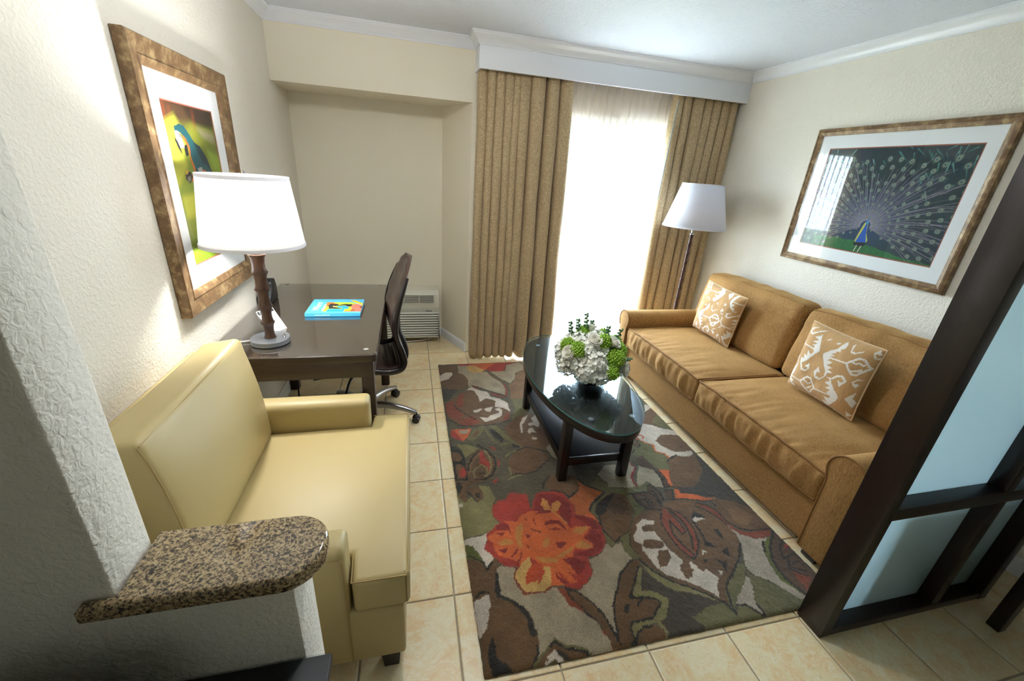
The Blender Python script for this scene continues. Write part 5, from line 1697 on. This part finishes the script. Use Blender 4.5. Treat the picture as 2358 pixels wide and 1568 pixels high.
def art_peacock(U, V, asp):
    # coordinates in picture heights, fan centre at the bird's neck
    X = (U-.49)*asp; Yv = V-.27
    r = np.hypot(X, Yv*1.02); th = np.arctan2(Yv, X)
    base = np.array(lin(22, 46, 54)); vio = np.array(lin(34, 48, 72)); grn = np.array(lin(20, 62, 58))
    n1 = (.5+.5*vnoise(U*7, V*6, 61))[:, None]; n2 = (.5+.5*vnoise(U*16, V*13, 62))[:, None]
    c = base*(1-n1)+vio*n1
    c = c*(1-.5*n2)+grn*.5*n2
    near = np.clip(1-r/.42, 0, 1)[:, None]
    c = c*(1-near*.7)+np.array(lin(44, 74, 112))*near*.7
    # barbs fanning out
    bar = .5+.5*np.sin(th*260+6*vnoise(r*9, th*6, 63))
    c = c*(1+.55*(bar*np.clip(r/.15, 0, 1)-.35)*(.5+.5*vnoise(U*40, V*40, 64)))[:, None]
    # palm fronds along the top
    rs_ = np.random.RandomState(5)
    for k in range(46):
        cx = rs_.uniform(0, 1); cy = rs_.uniform(.86, 1.02)
        if k > 26: cx = rs_.uniform(.72, 1); cy = rs_.uniform(.62, 1.0)
        a = rs_.uniform(-2.6, -.5); L = rs_.uniform(.05, .15); w = rs_.uniform(.004, .010)
        dx = (U-cx)*asp; dy = V-cy
        s = dx*math.cos(a)+dy*math.sin(a); t = -dx*math.sin(a)+dy*math.cos(a)
        m_ = (s > 0) & (s < L) & (np.abs(t) < w*(1-s/L)*np.minimum(1, s/L*5+.2))
        c[m_] = np.array(lin(*((70, 132, 128) if k % 3 else (104, 160, 150))))*(.55+.6*rs_.rand())
    # grass
    gl_ = .085+.03*np.sin(U*5)+.01*vnoise(U*30, V*2, 65)-.10*np.clip(U-.45, 0, 1)**1.2
    m_ = V < gl_+.0
    gcol = np.array(lin(36, 104, 60))[None, :]*(.8+.4*(.5+.5*vnoise(U*70, V*60, 66)))[:, None]
    keep = m_ & (U > .10)
    c[keep] = gcol[keep]
    # feather shafts
    shaft = np.array(lin(150, 142, 160))
    for k in range(110):
        a0 = math.radians(-22+224*k/109)+rs_.uniform(-.012, .012)
        bend = rs_.uniform(-.22, .22)+.25*math.cos(a0)*-1
        d = th-(a0+bend*r*r*.9)
        d = np.abs((d+PI) % (2*PI)-PI)*r
        L = rs_.uniform(.34, .62)+.34*abs(math.cos(a0))
        m_ = (d < .0019+.0009*(k % 3 == 0)) & (r > .05) & (r < L) & (V > gl_-.02)
        al = .72 if k % 2 else .45
        c[m_] = c[m_]*(1-al)+shaft*al
    # eyes
    for row in range(13):
        R_ = .085+.063*row+.0009*row*row
        nrow = 13+row*2
        for k in range(nrow):
            a = math.radians(-28+236*(k+.5*(row % 2))/(nrow-1))+rs_.uniform(-.02, .02)
            ex_ = R_*math.cos(a)*(1.0+.05*row*.3); ey_ = R_*math.sin(a)*.97
            if rs_.rand() < .12 and row > 2: continue
            s = .0058+.00088*row
            if ey_+.27 > .93-.0*row or ey_+.27 < .03: continue
            dx = X-ex_; dy = Yv-ey_
            ca, sa = math.cos(a), math.sin(a)
            p = dx*ca+dy*sa; q = -dx*sa+dy*ca
            near_ = np.abs(p)+np.abs(q) < s*5
            if not near_.any(): continue
            idx = np.where(near_)[0]
            p = p[idx]; q = q[idx]
            d = np.hypot(p/1.15, q)
            for rad, colr, off in ((2.0, (74, 104, 100), .0), (1.45, (122, 142, 124), .1), (1.1, (158, 122, 90), .15), (.78, (70, 150, 160), .1), (.42, (20, 34, 70), -.1)):
                mm_ = np.hypot((p-off*s)/1.15, q) < s*rad
                al = .55 if rad == 2.0 else .9
                c[idx[mm_]] = c[idx[mm_]]*(1-al)+np.array(lin(*colr))*al
    # body
    ux = U*1000; vy = V*1000
    BODY = 'side:452,105 462,190 478,290 492,312 505,310 520,200 548,130 540,108 505,150 470,100\nblue:462,98 478,190 491,270 494,320 503,318 507,270 522,180 540,112\ndkb:448,92 545,108 540,80 520,60 455,70\nhead:486,300 496,325 506,318 508,296 498,288\nlegs 7:482,70 474,10\nlegs 7:516,70 506,6\ncrown 4:497,320 492,350\ncrown 4:499,320 503,352'
    c = paint(BODY, np.stack([ux, vy], 1), c, {'side': (186, 186, 92), 'blue': (24, 86, 176), 'dkb': (24, 32, 44), 'head': (60, 150, 200), 'legs': (200, 190, 176), 'crown': (60, 110, 150)})
    return c

LP = [(0, 0), (0, .034), (.004, .038), (.058, .030), (.062, .033), (.070, .031), (.084, .022), (.088, .020), (.088, .006)]
r1 = thing('framed_print', 'gold framed portrait print of a macaw on the left wall above the lamp', 'picture', (XL+.002, 2.17, 1.43), 'framed bird prints')
picture(r1, 'L', 1.780, 2.565, .952, 1.914, .088, .038, .44, art_parrot, (1.955, 2.392, 1.13, 1.735), .005, LP)
RPf = [(0, 0), (0, .020), (.004, .026), (.016, .030), (.020, .026), (.024, .027), (.040, .020), (.044, .020), (.044, .006)]
r2 = thing('framed_print', 'gold framed landscape print of a peacock on the wall above the sofa', 'picture', (XR-.002, 2.02, 1.56), 'framed bird prints')
picture(r2, 'R', -2.540, -1.500, 1.138, 1.986, .044, .03, .8, art_peacock, (-2.417, -1.612, 1.265, 1.861), .006, RPf)

# ------------------------------------------------------------------ granite ledge on the half wall
def ledge_outline(x0, x1, y0, y1, r):
    P = [(x0, y0)]
    for k in range(13):
        a = -PI/2+PI/2*k/12
        P.append((x1-r+r*math.cos(a), y0+r+r*math.sin(a)))
    for k in range(13):
        a = PI/2*k/12
        P.append((x1-r+r*math.cos(a), y1-r+r*math.sin(a)))
    P.append((x0, y1))
    return P
P_ = ledge_outline(-.478, -.168, .560, .712, .072)
P_ = [(-.522, .560)]+P_[1:]+[(-.478, .5795), (-.522, .5795)]
bm = prism(bmesh.new(), P_, .866, .902, .0095, 4, bev_sides=False)
gr = thing('granite_ledge', 'polished speckled granite ledge capping the half wall', 'ledge', (-.33, .635, .866))
obj('slab', bm, MAT['granite'], gr, 40)

# dark furniture on the kitchenette side of the half wall
cs = thing('console_cabinet', 'black cabinet with glass-edged top below the half wall', 'cabinet', (-.6, .38, 0))
boxobj('body', -1.25, -.182, .17, .572, .002, .640, MAT['table_black'], cs, .003)
boxobj('top', -1.27, -.172, .15, .577, .641, .662, plain('black_satin_top', (14, 14, 16), .45), cs, .003)
boxobj('glass_sheet', -1.268, -.174, .152, .576, .6625, .668, glassmat('thin_black_glass', (.9, .92, .92), .35), cs, .001)
bm2 = thing('coffee_maker', 'black appliance standing on the black cabinet at the bottom left', 'appliance', (-.52, .42, .6685))
v, f = softbox(-.70, -.385, .33, .50, .669, .805, .018, 6, 6, 6)
pyobj('housing', v, f, MAT['black_plastic'], bm2)
boxobj('lid', -.66, -.43, .35, .48, .8045, .812, plain('black_gloss_lid', (18, 18, 20), .15), bm2, .004)

# ------------------------------------------------------------------ frosted glass partition
gp = thing('glass_partition', 'dark espresso framed partition with frosted glass panes at the near end of the sofa', 'partition', (2.1, .755, 0))
PH = 2.16
boxobj('end_post', 1.492, 1.540, .704, .804, .001, PH, MAT['espresso'], gp, .002)
boxobj('end_post', 2.360, 2.408, .704, .804, .001, PH, MAT['espresso'], gp, .002)
boxobj('bottom_rail', 1.540, 2.360, .706, .802, .001, .038, MAT['espresso'], gp, .002)
boxobj('top_rail', 1.540, 2.360, .706, .802, PH-.06, PH, MAT['espresso'], gp, .002)
XM = [(2.062, 2.110)]
rows = [(.038, .582), (.632, 1.55), (1.60, PH-.06)]
for z0, z1 in ((.582, .632), (1.55, 1.60)):
    boxobj('cross_rail', 1.540, 2.360, .708, .800, z0, z1, MAT['espresso'], gp, .002)
for z0, z1 in rows:
    boxobj('muntin', 2.062, 2.110, .708, .800, z0, z1, MAT['espresso'], gp, .002)
    for xa, xb in ((1.540, 2.062), (2.110, 2.360)):
        boxobj('pane', xa, xb, .760, .768, z0, z1, MAT['frosted'], gp)

st = thing('side_table', 'black square-legged table beside the partition at the right edge', 'table', (2.48, .36, 0))
boxobj('table_top', 2.235, XR-.02, .10, .645, .70, .74, MAT['table_black'], st, .003)
for (x, y) in ((2.258, .580), (2.258, .125), (2.64, .580), (2.64, .125)):
    boxobj('leg', x, x+.042, y, y+.042, .001, .70, MAT['table_black'], st, .003)
